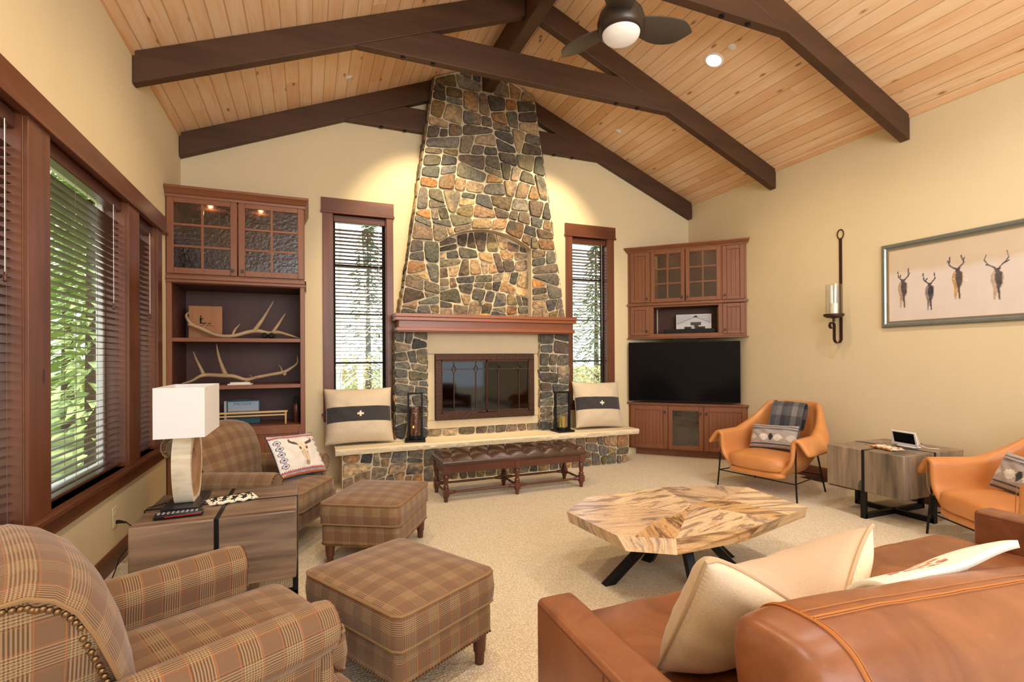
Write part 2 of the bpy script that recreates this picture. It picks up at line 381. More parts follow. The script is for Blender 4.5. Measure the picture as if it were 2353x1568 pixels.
# ------------------------------------------------------------------ windows
def blind(name_label, kind, a0, a1, z0, z1, at, tilt, cord_a, tassel_z, grp):
    # kind 'X': slats run along X at depth Y=at ; kind 'Y': slats run along Y at depth X=at
    mid = (a0+a1)/2; loc = (mid, at, z0) if kind == 'X' else (at, mid, z0)
    t = thing('window_blind', name_label, 'blind', loc, world=True, group=grp)
    def P(a, d, z): return (a, at+d, z) if kind == 'X' else (at-d, a, z)   # d>0 = towards outdoors
    def slab(b, a_0, a_1, d0, d1, z_0, z_1):
        v = [P(a, d, z) for z in (z_0, z_1) for a, d in ((a_0, d0), (a_1, d0), (a_1, d1), (a_0, d1))]
        b.add(v, [(3,2,1,0), (4,5,6,7), (0,1,5,4), (1,2,6,5), (2,3,7,6), (3,0,4,7)])
    b = MB(); slab(b, a0, a1, -0.035, 0.035, z1-0.085, z1-0.005); b.build('headrail', M_slat, t, bevel=0.006)
    b = MB(); n = int((z1-z0-0.15)/0.0435); hw = 0.025
    for i in range(n):
        z = z0+0.06+i*0.0435; ti = tilt(i/n); c, s_ = cos(ti)*hw, sin(ti)*hw
        v = [P(a_, d*c*1.0, z-d*s_+h) for a_ in (a0+0.004, a1-0.004) for d, h in ((-1, 0), (0, 0.0028), (1, 0), (0, -0.0005))]
        b.add(v, [(0,1,5,4), (1,2,6,5), (2,3,7,6), (3,0,4,7), (0,3,2,1), (4,5,6,7)])
    b.build('slat_stack', M_slat, t)
    b = MB(); slab(b, a0+0.004, a1-0.004, -0.026, 0.026, z0+0.006, z0+0.024); b.build('bottom_rail', M_slat, t, bevel=0.004)
    b = MB()
    for q in (0.12, 0.88) if a1-a0 < 0.9 else (0.08, 0.36, 0.64, 0.92):
        for d in (-0.027, 0.027): a_ = a0+(a1-a0)*q; b.tube([P(a_, d, z0+0.02), P(a_, d, z1-0.06)], 0.0012, 4)
    b.build('ladder_cord', M_cord, t)
    b = MB(); b.tube([P(cord_a, -0.042, z1-0.08), P(cord_a, -0.042, tassel_z)], 0.0018, 5)
    c = b.build('lift_cord', M_white, t)
    b = MB(); b.lathe([(0.003, 0.0), (0.009, -0.012), (0.007, -0.02), (0.011, -0.04), (0.004, -0.046)], P(cord_a, -0.042, tassel_z), 10); b.build('tassel', M_slat, c)
def back_window(i, x0, x1, xo0, xo1, xh0, xh1):
    w_ = thing('window_%d' % i, 'tall narrow window %s of the fireplace' % ('left' if i == 2 else 'right'), 'window', ((x0+x1)/2, YB, BZ0), world=True); w_['kind'] = 'structure'
    b = MB(); b.box(xo0, x0, YB-0.02, YB-0.0005, BZ0, BZ1); b.box(x1, xo1, YB-0.02, YB-0.0005, BZ0, BZ1); b.build('casing', M_trZ, w_, bevel=0.003)
    b = MB(); b.box(xh0, xh1, YB-0.028, YB-0.0005, BZ1+0.02, 3.30); b.box(xh0-0.008, xh1+0.008, YB-0.036, YB-0.0005, BZ1-0.008, BZ1+0.02); b.build('head_casing', M_trX, w_, bevel=0.003)
    b = MB(); b.box(xo0-0.02, xo1+0.02, YB-0.05, YB+0.10, BZ0-0.025, BZ0); b.box(xo0, xo1, YB-0.018, YB-0.0005, BZ0-0.10, BZ0-0.025); b.build('sill', M_trX, w_, bevel=0.003)
    b = MB(); b.box(x0, x0+0.008, YB, YB+0.10, BZ0, BZ1); b.box(x1-0.008, x1, YB, YB+0.10, BZ0, BZ1); b.box(x0, x1, YB, YB+0.10, BZ1-0.008, BZ1); b.build('jamb_lining', M_trZ, w_)
    b = MB(); g = 0.035
    b.box(x0+.008, x0+g, YB+.10, YB+.145, BZ0, BZ1-.008); b.box(x1-g, x1-.008, YB+.10, YB+.145, BZ0, BZ1-.008); b.box(x0+g, x1-g, YB+.10, YB+.145, BZ0, BZ0+g); b.box(x0+g, x1-g, YB+.10, YB+.145, BZ1-g-.008, BZ1-.008)
    s_ = b.build('sash', M_dark, w_)
    b = MB(); H = BZ1-BZ0
    for k in (1, 2, 3): b.box(x0+g, x1-g, YB+.115, YB+.135, BZ0+H*k/4-0.011, BZ0+H*k/4+0.011)
    b.build('muntin', M_dark, s_)
    b = MB(); b.box(x0+g, x1-g, YB+.123, YB+.127, BZ0+g, BZ1-g-.008); b.build('pane', M_win, s_)
    blind('dark wood slat blind in the tall window %s of the fireplace' % ('left' if i == 2 else 'right'), 'X', x0+0.012, x1-0.012, BZ0+0.01, BZ1-0.012, YB+0.045, lambda q: 0.06+0.20*q, x1-0.09, 1.72, 'wood slat blinds')
back_window(2, *W1, 0.157, 0.962, 0.143, 0.968)
back_window(3, *W2, 3.328, 4.115, 3.318, 4.138)
w_ = thing('window_1', 'large triple window in dark wood casing on the left wall', 'window', (XL, 3.9, LZ0), world=True); w_['kind'] = 'structure'
b = MB()
for y0, y1 in ((2.40, 2.54), (3.06, 3.28), (4.50, 4.75), (5.27, 5.41)):
    b.box(XL+0.0005, XL+0.022, y0, y1, LZ0, LZ1)
b.build('casing', M_trZ, w_, bevel=0.003)
b = MB(); b.box(XL+0.0005, XL+0.028, 2.28, 5.53, LZ1, 2.74); b.box(XL+0.0005, XL+0.042, 2.27, 5.545, LZ1-0.022, LZ1+0.003); b.build('head_casing', M_trY, w_, bevel=0.003)
b = MB(); b.box(XL-0.13, XL+0.055, 2.30, 5.56, LZ0-0.028, LZ0); b.box(XL+0.0005, XL+0.022, 2.38, 5.46, LZ0-0.125, LZ0-0.028); b.build('sill', M_trY, w_, bevel=0.004)
for k, (y0, y1) in enumerate(LW):
    b = MB(); b.box(XL-0.12, XL, y0, y0+0.010, LZ0, LZ1); b.box(XL-0.12, XL, y1-0.010, y1, LZ0, LZ1); b.box(XL-0.12, XL, y0, y1, LZ1-0.01, LZ1); b.build('jamb_lining', M_trZ, w_)
    b = MB(); g = 0.045; X0, X1 = XL-0.165, XL-0.12
    b.box(X0, X1, y0+.01, y0+g, LZ0, LZ1-.01); b.box(X0, X1, y1-g, y1-.01, LZ0, LZ1-.01); b.box(X0, X1, y0+g, y1-g, LZ0, LZ0+g); b.box(X0, X1, y0+g, y1-g, LZ1-g-.01, LZ1-.01)
    s_ = b.build('sash', M_sash, w_, bevel=0.006)
    b = MB(); b.box(XL-0.145, XL-0.141, y0+g, y1-g, LZ0+g, LZ1-g-.01); b.build('pane', M_win, s_)
    nm = ('narrow pane nearest the camera', 'wide middle pane', 'narrow pane beside the bookcase')[k]
    blind('dark wood slat blind over the %s of the left wall window' % nm, 'Y', y0+0.014, y1-0.014, LZ0+0.012, LZ1-0.012, XL-0.055, lambda q: 0.05+0.12*q, y1-(0.12, 0.20, 0.10)[k], 1.82, 'wood slat blinds')
# ------------------------------------------------------------------ ceiling fittings
def on_slope(x, y): 
    sg = 1 if x > RX else -1; n = Vector((-0.4065*sg, 0, -1)).normalized()
    return Vector((x, y, zc(x))), n
def disc(name, label, cat, x, y, prof, mat, grp=None, extra=None):
    p, n = on_slope(x, y); q = n.to_track_quat('Z', 'Y').to_matrix().to_4x4(); Mx = Matrix.Translation(p) @ q
    b = MB(); b.lathe(prof, (0, 0, 0), 28, M=Mx, cap=not extra); o = tag(b.build(name, mat, loc=p), label, cat, grp)
    if extra: b = MB(); b.lathe(extra[0], (0, 0, 0), 28, M=Mx); b.build(extra[2], extra[1], o)
M_lamp = emis('lamp_glow', (1.0, 0.93, 0.82), 14)
disc('recessed_light', 'lit round recessed downlight in the right ceiling slope', 'light', 3.854, 3.997, [(0.075, -0.002), (0.095, -0.002), (0.095, 0.006), (0.075, 0.010)], M_white, extra=([(0.074, -0.002), (0.074, 0.004)], M_lamp, 'lens'))
for x, y, lb in ((3.852, 3.76, 'small white ceiling disc beside the lit downlight'), (0.419, 5.707, 'small white ceiling disc on the left slope above the left window'), (3.857, 5.718, 'small white ceiling disc on the right slope near the gable wall')):
    disc('sprinkler_cover', lb, 'ceiling disc', x, y, [(0.04, -0.002), (0.04, 0.005), (0.036, 0.008)], M_white, 'white ceiling discs')
# ------------------------------------------------------------------ stonework
PAL = [(104,100,90), (88,88,80), (120,112,100), (140,122,100), (96,80,68), (82,72,64), (160,136,104), (186,160,122), (112,104,82), (132,116,78), (74,74,74), (150,118,84), (98,94,92), (120,100,84), (170,120,70), (92,90,74)]
def clip(poly, p, n):
    out = []; m = len(poly)
    for i in range(m):
        a, c = poly[i], poly[(i+1) % m]; da = (a[0]-p[0])*n[0]+(a[1]-p[1])*n[1]; dc = (c[0]-p[0])*n[0]+(c[1]-p[1])*n[1]
        if da >= 0: out.append(a)
        if (da >= 0) != (dc >= 0): t = da/(da-dc); out.append((a[0]+(c[0]-a[0])*t, a[1]+(c[1]-a[1])*t))
    return out
def area(p): return abs(sum(p[i-1][0]*p[i][1]-p[i][0]*p[i-1][1] for i in range(len(p))))/2 if len(p) > 2 else 0
def guil(poly, tgt, rg, out, asp=1.25):
    A = area(poly)
    if A < 1e-5: return
    xs = [p[0] for p in poly]; zs = [p[1] for p in poly]; wd, ht = max(xs)-min(xs), max(zs)-min(zs)
    if A < tgt*rg.uniform(0.55, 1.7) and max(wd, ht)/max(min(wd, ht), 1e-4) < 2.6: out.append(poly); return
    t = rg.uniform(0.36, 0.64); j = rg.uniform(-0.32, 0.32)
    if wd > ht*asp: p, n = (min(xs)+wd*t, (min(zs)+max(zs))/2), (1, j)
    else: p, n = ((min(xs)+max(xs))/2, min(zs)+ht*t), (j, 1)
    guil(clip(poly, p, n), tgt, rg, out, asp); guil(clip(poly, p, (-n[0], -n[1])), tgt, rg, out, asp)
def inset(poly, g):
    a2 = sum(poly[i-1][0]*poly[i][1]-poly[i][0]*poly[i-1][1] for i in range(len(poly)))
    if a2 < 0: poly = poly[::-1]
    r = poly
    for i in range(len(poly)):
        a, c = poly[i-1], poly[i]; dx, dy = c[0]-a[0], c[1]-a[1]; l = hypot(dx, dy)
        if l < 1e-6: continue
        n = (-dy/l, dx/l); r = clip(r, (a[0]+n[0]*g, a[1]+n[1]*g), n)
        if len(r) < 3: return []
    return r
def stones(b, poly, tgt, rg, to3, dep, cut=None, pal=PAL, gap=0.007, asp=1.25):
    out = []; guil(poly, tgt, rg, out, asp)
    for p in out:
        if cut: p = cut(p)
        if not p or len(p) < 3: continue
        p = inset(p, gap*rg.uniform(0.7, 1.4))
        if len(p) < 3 or area(p) < tgt*0.05: continue
        q = p
        def cc(q, t): return [z for i in range(len(q)) for z in ((q[i-1][0]*t+q[i][0]*(1-t), q[i-1][1]*t+q[i][1]*(1-t)), (q[i][0]*(1-t)+q[(i+1) % len(q)][0]*t, q[i][1]*(1-t)+q[(i+1) % len(q)][1]*t))]
        q = cc(cc(q, rg.uniform(0.05, 0.13)), 0.22)
        # resample
        L = [0]
        for i in range(len(q)): L.append(L[-1]+hypot(q[(i+1) % len(q)][0]-q[i][0], q[(i+1) % len(q)][1]-q[i][1]))
        N = 28; rr = []; k = 0
        for i in range(N):
            d = L[-1]*i/N
            while L[k+1] < d: k += 1
            t = (d-L[k])/max(L[k+1]-L[k], 1e-9); a, c = q[k], q[(k+1) % len(q)]; rr.append((a[0]+(c[0]-a[0])*t, a[1]+(c[1]-a[1])*t))
        cx, cz = sum(z[0] for z in rr)/N, sum(z[1] for z in rr)/N; sd = rg.uniform(0, 90); h = dep*rg.uniform(0.65, 1.15); tx, tz = rg.uniform(-.08, .08), rg.uniform(-.08, .08)
        c = rg.choice(pal); g = rg.uniform(0.82, 1.18); c = lin(tuple(min(255, v*g) for v in c)); c2 = lin(tuple(min(255, v*g) for v in rg.choice(pal)))
        vs = []; cs = []
        for sc_, hh in ((1.0, -0.012), (0.985, h*0.62), (0.93, h*0.95), (0.55, h*1.02)):
            for x, z in rr:
                X, Z = cx+(x-cx)*sc_, cz+(z-cz)*sc_; nz = mnoise.noise((X*22+sd, Z*22, sd)); n2 = mnoise.noise((X*9+sd, Z*9, sd+7))
                jit = 0.006*mnoise.noise((X*30, Z*30, sd)) if sc_ > 0.9 else 0
                hh2 = hh+(0.010*nz+0.010*n2+(X-cx)*tx+(Z-cz)*tz if hh > 0 else 0)
                vs.append(to3(X+jit, Z+jit, hh2)); k_ = min(1, max(0, 0.5+n2*1.6))*0.6; cs.append(tuple(c[w]*(1-k_)+c2[w]*k_ for w in range(3)))
        vs.append(to3(cx, cz, h*1.08)); cs.append(c); fs = []
        for r_ in range(3):
            for i in range(N): fs.append((r_*N+i, r_*N+(i+1) % N, (r_+1)*N+(i+1) % N, (r_+1)*N+i))
        for i in range(N): fs.append((3*N+i, 3*N+(i+1) % N, 4*N))
        b.add(vs, fs, 0, col=cs)
rg = random.Random(11)
fp = thing('fireplace', 'tall tapered fieldstone fireplace with wood mantel and raised stone hearth', 'fireplace', (RX, 6.0, 0), world=True)
YC = 6.065
def chx(z, sg): return RX-0.008+sg*(1.10-0.1493*(z-1.951))
ZN = 2.855; ZA = 3.055; NX0, NX1 = 1.497, 2.725; NCX = (NX0+NX1)/2; hw = (NX1-NX0)/2
AR = (hw*hw+(ZA-ZN)**2)/(2*(ZA-ZN)); ACZ = ZA-AR
def fY(y): return lambda x, z, h: (x, y-h, z)
def cut_out(p):
    cx, cz = sum(q[0] for q in p)/len(p), sum(q[1] for q in p)/len(p); d = Vector((cx-NCX, cz-ACZ)); d = d.normalized() if d.length > 1e-6 else Vector((0, 1))
    return clip(p, (NCX+d.x*AR, ACZ+d.y*AR), (d.x, d.y))
def cut_in(p):
    cx, cz = sum(q[0] for q in p)/len(p), sum(q[1] for q in p)/len(p); d = Vector((cx-NCX, cz-ACZ)).normalized()
    if max(q[1] for q in p) < ZN: return p
    return clip(p, (NCX+d.x*AR, ACZ+d.y*AR), (-d.x, -d.y))
# mortar body with the niche cut into it
def arch(n=14): 
    a0 = atan2(ZN-ACZ, hw)
    return [(NCX+AR*cos(t), ACZ+AR*sin(t)) for t in [a0+(pi-2*a0)*i/n for i in range(n+1)]]
ztop = 5.1; b = MB(); ar = arch(); y0 = YC; ZB = 1.90
def col(pts): b.prism(pts, XZ, y0, YB-0.0)
col([(chx(ZB, -1), ZB), (NX0, ZB), (NX0, ZN), (chx(ZN, -1), ZN)]); col([(NX1, ZB), (chx(ZB, 1), ZB), (chx(ZN, 1), ZN), (NX1, ZN)])
for i in range(len(ar)-1):
    a, c = ar[i], ar[i+1]; xa = max(min(a[0], chx(3.3, 1)), chx(3.3, -1)); col([(c[0], c[1]), (a[0], a[1]), (a[0], 3.3), (c[0], 3.3)])
col([(chx(ZN, -1), ZN), (NX0, ZN), (NX0, 3.3), (chx(3.3, -1), 3.3)]); col([(NX1, ZN), (chx(ZN, 1), ZN), (chx(3.3, 1), 3.3), (NX1, 3.3)])
ze = 4.868; col([(chx(3.3, -1), 3.3), (chx(3.3, 1), 3.3), (chx(ze, 1), ze), (RX, zc(RX)-0.006), (chx(ze, -1), ze)])
b.box(NX0, NX1, YC+0.13, YB-0.001, ZB, ZA+0.02)
core = b.build('chimney_mortar', M_mortar, fp)
b = MB()
stones(b, [(chx(ZB, -1), ZB), (NX0-0.004, ZB), (NX0-0.004, ZN), (chx(ZN, -1), ZN)], 0.036, rg, fY(YC), 0.03)
stones(b, [(NX1+0.004, ZB), (chx(ZB, 1), ZB), (chx(ZN, 1), ZN), (NX1+0.004, ZN)], 0.036, rg, fY(YC), 0.03)
stones(b, [(chx(ZN, -1), ZN), (chx(ZN, 1), ZN), (chx(3.5, 1), 3.5), (chx(3.5, -1), 3.5)], 0.036, rg, fY(YC), 0.03, cut_out)
stones(b, [(chx(3.5, -1), 3.5), (chx(3.5, 1), 3.5), (chx(4.78, 1), 4.78), (chx(4.78, -1), 4.78)], 0.047, rg, fY(YC), 0.03)
stones(b, [(chx(4.78, -1), 4.78), (RX-0.08, 4.78), (RX-0.08, 5.10), (chx(ze, -1), ze-.01)], 0.047, rg, fY(YC), 0.025)
stones(b, [(RX+0.08, 4.78), (chx(4.78, 1), 4.78), (chx(ze, 1), ze-.01), (RX+0.08, 5.10)], 0.047, rg, fY(YC), 0.025)
stones(b, [(NX0, ZB), (NX1, ZB), (NX1, ZA), (NX0, ZA)], 0.032, rg, fY(YC+0.13), 0.02, cut_in)
def side(sg): return lambda y, z, h: (chx(z, sg)+sg*h, y, z)
for sg in (-1, 1): stones(b, [(YC+0.005, ZB), (YB, ZB), (YB, ze), (YC+0.005, ze)], 0.04, rg, side(sg), 0.02)
b.build('chimney_stones', M_stone, core, ang=50)
# piers
PZ0, PZ1 = 0.455, 1.76
for x0, x1, sg in ((0.945, 1.343, -1), (2.852, 3.292, 1)):
    b = MB(); b.box(x0+.01, x1-.01, 6.09, YB, PZ0, PZ1); pr = b.build('stone_pier', M_mortar, fp)
    b = MB(); stones(b, [(x0, PZ0), (x1, PZ0), (x1, PZ1), (x0, PZ1)], 0.036, rg, fY(6.09), 0.028, pal=PAL[:6]+PAL[8:14:2]+[(84,86,84), (70,74,74)])
    for xs, s2 in ((x0+0.01, -1), (x1-0.01, 1)): stones(b, [(6.095, PZ0), (YB, PZ0), (YB, PZ1), (6.095, PZ1)], 0.03, rg, (lambda y, z, h, xs=xs, s2=s2: (xs+s2*h, y, z)), 0.014)
    b.build('pier_stones', M_stone, pr, ang=50)
b = MB(); b.box(1.33, 2.87, 6.16, YB, 0.445, 0.56); lg = b.build('stone_ledge', M_mortar, fp)
b = MB(); stones(b, [(1.345, 0.455), (2.852, 0.455), (2.852, 0.552), (1.345, 0.552)], 0.022, rg, fY(6.16), 0.02, asp=2.6); b.build('ledge_stones', M_stone, lg, ang=50)
# limestone surround
b = MB(); b.box(1.335, 2.865, 6.14, YB, 1.478, 1.79); b.box(1.335, 1.442, 6.14, YB, 0.655, 1.475); b.box(2.778, 2.865, 6.14, YB, 0.655, 1.475); b.box(1.335, 2.865, 6.14, YB, 0.552, 0.652)
b.build('limestone_surround', M_lime, fp, bevel=0.003)
# firebox doors
b = MB(); b.box(1.445, 2.775, 6.235, 6.248, 0.66, 1.47); b.build('firebox', M_dark, fp)
fx0, fx1, fz0, fz1 = 1.446, 2.774, 0.658, 1.474
b = MB(); t = 0.075
for q in ((fx0, fx1, fz1-t, fz1), (fx0, fx1, fz0, fz0+t), (fx0, fx0+t, fz0+t, fz1-t), (fx1-t, fx1, fz0+t, fz1-t)): b.box(q[0], q[1], 6.095, 6.15, q[2], q[3])
fr = b.build('door_frame', M_copper, fp, bevel=0.004)
mid = (fx0+fx1)/2
for s0, s1 in ((fx0+t, mid-0.002), (mid+0.002, fx1-t)):
    b = MB(); r_ = 0.022; z0, z1 = fz0+t, fz1-t
    for q in ((s0, s1, z1-r_, z1), (s0, s1, z0, z0+r_*1.3), (s0, s0+r_*0.5, z0, z1), (s1-r_*0.5, s1, z0, z1)): b.box(q[0], q[1], 6.10, 6.12, q[2], q[3])
    d = b.build('glass_door', M_copper, fr, bevel=0.002)
    b = MB(); zz = z1-0.115; xs = [s0+(s1-s0)*k for k in (0.27, 0.76)]
    b.box(s0, s1, 6.104, 6.112, zz-0.005, zz+0.005)
    for x in xs:
        b.box(x-0.006, x+0.006, 6.104, 6.112, z0, zz-0.05); b.box(x-0.005, x+0.005, 6.104, 6.112, zz+0.05, z1)
        b.tube([(x, 6.108, zz-0.05), (x-0.028, 6.108, zz), (x, 6.108, zz+0.05), (x+0.028, 6.108, zz)], 0.006, 5, closed=True)
    b.build('door_tracery', M_copper, d)
    b = MB(); b.box(s0+0.005, s1-0.005, 6.113, 6.117, z0+0.01, z1-0.01); b.build('door_glass', M_fireglass, d)
    b = MB(); xk = (mid-0.07) if s0 < mid-0.1 else (mid+0.07); b.box(xk-0.05, xk+0.05, 6.085, 6.10, z0+0.008, z0+0.016); b.build('door_pull', M_copper, d)
# logs behind the glass
# mantel
b = MB(); yb = YB-0.18
def mslab(x0, x1, y0, z0, z1): b.box(x0, x1, y0, 6.245, z0, z1)
mslab(0.928, 3.312, 5.90, 1.912, 1.952); mslab(0.933, 3.307, 5.908, 1.870, 1.912); mslab(0.975, 3.265, 5.945, 1.785, 1.872); mslab(0.945, 3.295, 5.925, 1.748, 1.787); mslab(0.962, 3.278, 5.94, 1.735, 1.75)
b.build('mantel_shelf', M_mantel, fp, bevel=0.005)
# hearth
HX0, HX1, HY = 0.26, 4.14, 5.69; HZ0, HZ1 = 0.385, 0.455
b = MB()
def rough(x, y, z, a=0.012): n = mnoise.noise((x*14, y*14, z*14)); return n*a
pts = [(HX0, YB-0.002), (HX0, HY+0.01)]+[(HX0+(HX1-HX0)*i/120, HY) for i in range(121)]+[(HX1, HY+0.12), (HX1, YB-0.002)]
top = []; mid1 = []; mid2 = []; bot = []
for x, y in pts:
    e = 1 if y < 6.2 else 0; r1, r2 = rough(x, y, 0)*e, rough(x, y, 5)*e
    top.append((x, y+0.012*e+r1, HZ1)); mid1.append((x, y-0.004*e+r2, HZ1-0.018+r1*0.4)); mid2.append((x, y+0.002*e+r1*1.2, HZ0+0.02)); bot.append((x, y+0.014*e+r2, HZ0))
n = len(pts); vs = top+mid1+mid2+bot; fs = [list(range(n))[::-1], list(range(3*n, 4*n))]
for r_ in range(3): fs += [(r_*n+i, r_*n+(i+1) % n, (r_+1)*n+(i+1) % n, (r_+1)*n+i) for i in range(n)]
b.add(vs, [q[::-1] for q in fs]); b.build('hearth_slab', M_limer, fp, ang=30)
b = MB(); b.box(0.33, 4.0, 5.755, YB-0.002, 0, HZ0); hb = b.build('hearth_base', M_mortar, fp)
b = MB(); stones(b, [(0.33, 0), (4.0, 0), (4.0, HZ0), (0.33, HZ0)], 0.026, rg, fY(5.755), 0.026)
stones(b, [(5.76, 0), (6.24, 0), (6.24, HZ0), (5.76, HZ0)], 0.022, rg, lambda y, z, h: (4.0+h, y, z), 0.02)
b.build('hearth_stones', M_stone, hb, ang=50)
# mantel ornaments
M_wire = plain('dark_wire', (40, 38, 36), 0.5, 0.3)
t = thing('fly_ornament', 'large fishing fly ornament standing on the mantel in the stone niche', 'ornament', (2.03, 6.02, 1.9545), world=True)
b = MB(); b.lathe([(0.075, 0), (0.078, 0.01), (0.06, 0.022), (0.012, 0.026)], (2.05, 6.02, 1.9545), 24); b.build('base', plain('amber_dome', (214, 170, 90), 0.3), t)
b = MB(); b.tube([(2.05, 6.02, 1.975), (2.05, 6.02, 2.02), (2.02, 6.02, 2.05), (2.03, 6.02, 2.09)], 0.005, 6); b.tube([(1.99, 6.02, 2.09), (2.06, 6.02, 2.08), (2.10, 6.02, 2.06), (2.10, 6.02, 2.03), (2.08, 6.02, 2.025)], 0.004, 6); b.build('hook', M_wire, t)
b = MB(); r3 = random.Random(4)
for i in range(70):
    a = r3.uniform(0, 2*pi); ph = r3.uniform(-1.2, 1.5); L_ = r3.uniform(0.06, 0.13); c = Vector((2.0, 6.02, 2.10)); d = Vector((cos(a)*cos(ph)*0.8, sin(a)*0.35, sin(ph)))
    b.tube([c, c+d*L_], [0.0022, 0.0006], 4)
b.build('hackle', plain('feather_grey', (96, 92, 84), 0.8), t)
b = MB(); b.box(1.13, 1.30, 5.95, 6.01, 1.9545, 1.967); tag(b.build('mantel_box', M_wire, loc=(1.21, 5.98, 1.9545), bevel=0.003), 'small flat dark case lying on the left end of the mantel', 'case')
# ------------------------------------------------------------------ cabinet doors shared by both built-ins
def frame_door(parent, P, s0, s1, z0, z1, kind, knob, rail=0.058, cols=2, rows=3, mats=None, thick=0.022):
    """P(s, d, z): s along the face, d out of the face. kind: glass / bead / clear"""
    def slab(b, a0, a1, d0, d1, c0, c1, mi=0):
        v = [P(s, d, z) for z in (c0, c1) for s, d in ((a0, d0), (a1, d0), (a1, d1), (a0, d1))]
        b.add(v, [(3,2,1,0), (4,5,6,7), (0,1,5,4), (1,2,6,5), (2,3,7,6), (3,0,4,7)], mi)
    b = MB(); r = rail
    slab(b, s0, s0+r, 0.0005, thick, z0, z1); slab(b, s1-r, s1, 0.0005, thick, z0, z1); slab(b, s0+r, s1-r, 0.0005, thick, z0, z0+r); slab(b, s0+r, s1-r, 0.0005, thick, z1-r, z1)
    d = b.build('door', M_cabZ, parent, bevel=0.004)
    if kind == 'bead':
        b = MB(); n = max(3, int(round((s1-s0-2*r)/0.052))); wv = (s1-s0-2*r)/n
        slab(b, s0+r, s1-r, 0.001, 0.006, z0+r, z1-r)
        for k in range(n): slab(b, s0+r+k*wv+0.004, s0+r+(k+1)*wv-0.004, 0.001, 0.011, z0+r, z1-r)
        b.build('beadboard_panel', M_cabZ, d, bevel=0.002)
    else:
        b = MB(); slab(b, s0+r, s1-r, 0.006, 0.010, z0+r, z1-r); b.build('glass_pane', M_cabglass if kind == 'glass' else M_cabclear, d)
        if kind == 'glass':
            b = MB(); gw, gh = s1-s0-2*r, z1-z0-2*r
            for k in range(1, cols): slab(b, s0+r+gw*k/cols-0.011, s0+r+gw*k/cols+0.011, 0.002, thick-0.002, z0+r, z1-r)
            for k in range(1, rows): slab(b, s0+r, s1-r, 0.002, thick-0.003, z0+r+gh*k/rows-0.011, z0+r+gh*k/rows+0.011)
            b.build('muntin', M_cabX, d, bevel=0.002)
    if knob:
        ks, kz = knob; b = MB(); slab(b, ks-0.013, ks+0.013, thick, thick+0.003, kz-0.005, kz+0.022); slab(b, ks-0.013, ks+0.013, thick+0.012, thick+0.024, kz-0.012, kz+0.010); slab(b, ks-0.006, ks+0.006, thick, thick+0.014, kz-0.004, kz+0.006)
        b.build('knob', M_knob, d, bevel=0.003)
    return d
M_cabclear = glass('door_glass_clear', (0.55, 0.55, 0.55), 0.05, 0.12, bumpsc=30, bst=0.15)
# ------------------------------------------------------------------ bookcase
BF = 5.625; BX0, BX1 = XL+0.004, -0.036
bk = thing('bookcase', 'built-in cherry bookcase with glass doors above open shelves', 'bookcase', ((BX0+BX1)/2, 5.9, 0), world=True)
def Pb(s, d, z): return (s, BF-d, z)
yb = YB-0.004; t = 0.042
b = MB()
b.box(BX0, BX0+t, BF, yb, 0, 2.96); b.box(BX1-t, BX1, BF, yb, 0, 2.96); b.box(BX0+t, BX1-t, yb-0.02, yb, 0.1, 2.96)
b.box(BX0+t, BX1-t, BF+0.004, yb-.02, 2.155, 2.245); b.box(BX0+t, BX1-t, BF+0.004, yb-.02, 2.92, 2.96); b.box(BX0+t, BX1-t, BF+0.004, yb-.02, 0.70, 0.752)
b.box(BX0+t, BX1-t, BF+0.03, yb-.02, 0.0, 0.10)
b.build('carcass', [M_cabZ], bk, bevel=0.003)
b = MB(); b.box(BX0+t+.001, BX1-t-.001, yb-0.024, yb-.0205, 0.755, 2.15); b.box(BX0+t+.001, BX0+t+.003, BF+.02, yb-.025, .755, 2.15); b.box(BX1-t-.003, BX1-t-.001, BF+.02, yb-.025, .755, 2.15); b.box(BX0+t+.004, BX1-t-.004, BF+.03, yb-.025, 2.151, 2.1545)
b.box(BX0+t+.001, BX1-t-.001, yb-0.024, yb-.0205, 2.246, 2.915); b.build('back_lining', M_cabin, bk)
for z in (1.595, 1.130):
    b = MB(); b.box(BX0+t, BX1-t, BF+0.002, yb-.025, z, z+0.038); b.build('shelf', M_cabX, bk, bevel=0.003)
for x0, x1, kx in ((BX0+.006, -0.648, -0.686), (-0.636, BX1-.004, -0.600)): frame_door(bk, Pb, x0, x1, 2.240, 2.972, 'glass', (kx, 2.288))
for x0, x1, kx in ((BX0+.008, -0.648, -0.69), (-0.632, BX1-.006, -0.60)): frame_door(bk, Pb, x0, x1, 0.12, 0.728, 'bead', (kx, 0.64))
prof = [(0, 2.962), (0.012, 2.962), (0.016, 2.985), (0.030, 2.995), (0.052, 3.035), (0.058, 3.040), (0.058, 3.062), (0, 3.062)]
b = MB(); n = len(prof); vs = []
for (d, z) in prof: vs.append((BX0, BF-0.02-d, z))
for (d, z) in prof: vs.append((BX1+d*0.75, BF-0.02-d, z))
for (d, z) in prof: vs.append((BX1+d*0.75, yb, z))
fs = [(i, (i+1) % n, n+(i+1) % n, n+i) for i in range(n)]+[(n+i, n+(i+1) % n, 2*n+(i+1) % n, 2*n+i) for i in range(n)]+[list(range(n))[::-1], [2*n+i for i in range(n)]]
b.add(vs, fs); b.box(BX0+.01, BX1-.001, BF-.019, yb-.01, 3.04, 3.06); b.build('crown_moulding', M_cabX, bk, ang=25)
b = MB(); b.box(BX0, BX1+0.016, BF-0.026, BF-.0005, 2.188, 2.222); b.box(BX1+.0005, BX1+0.016, BF-0.026, yb, 2.188, 2.222); b.box(BX0, BX1+.009, BF-0.016, BF-.0005, 2.158, 2.188); b.build('middle_moulding', M_cabX, bk, bevel=0.004)
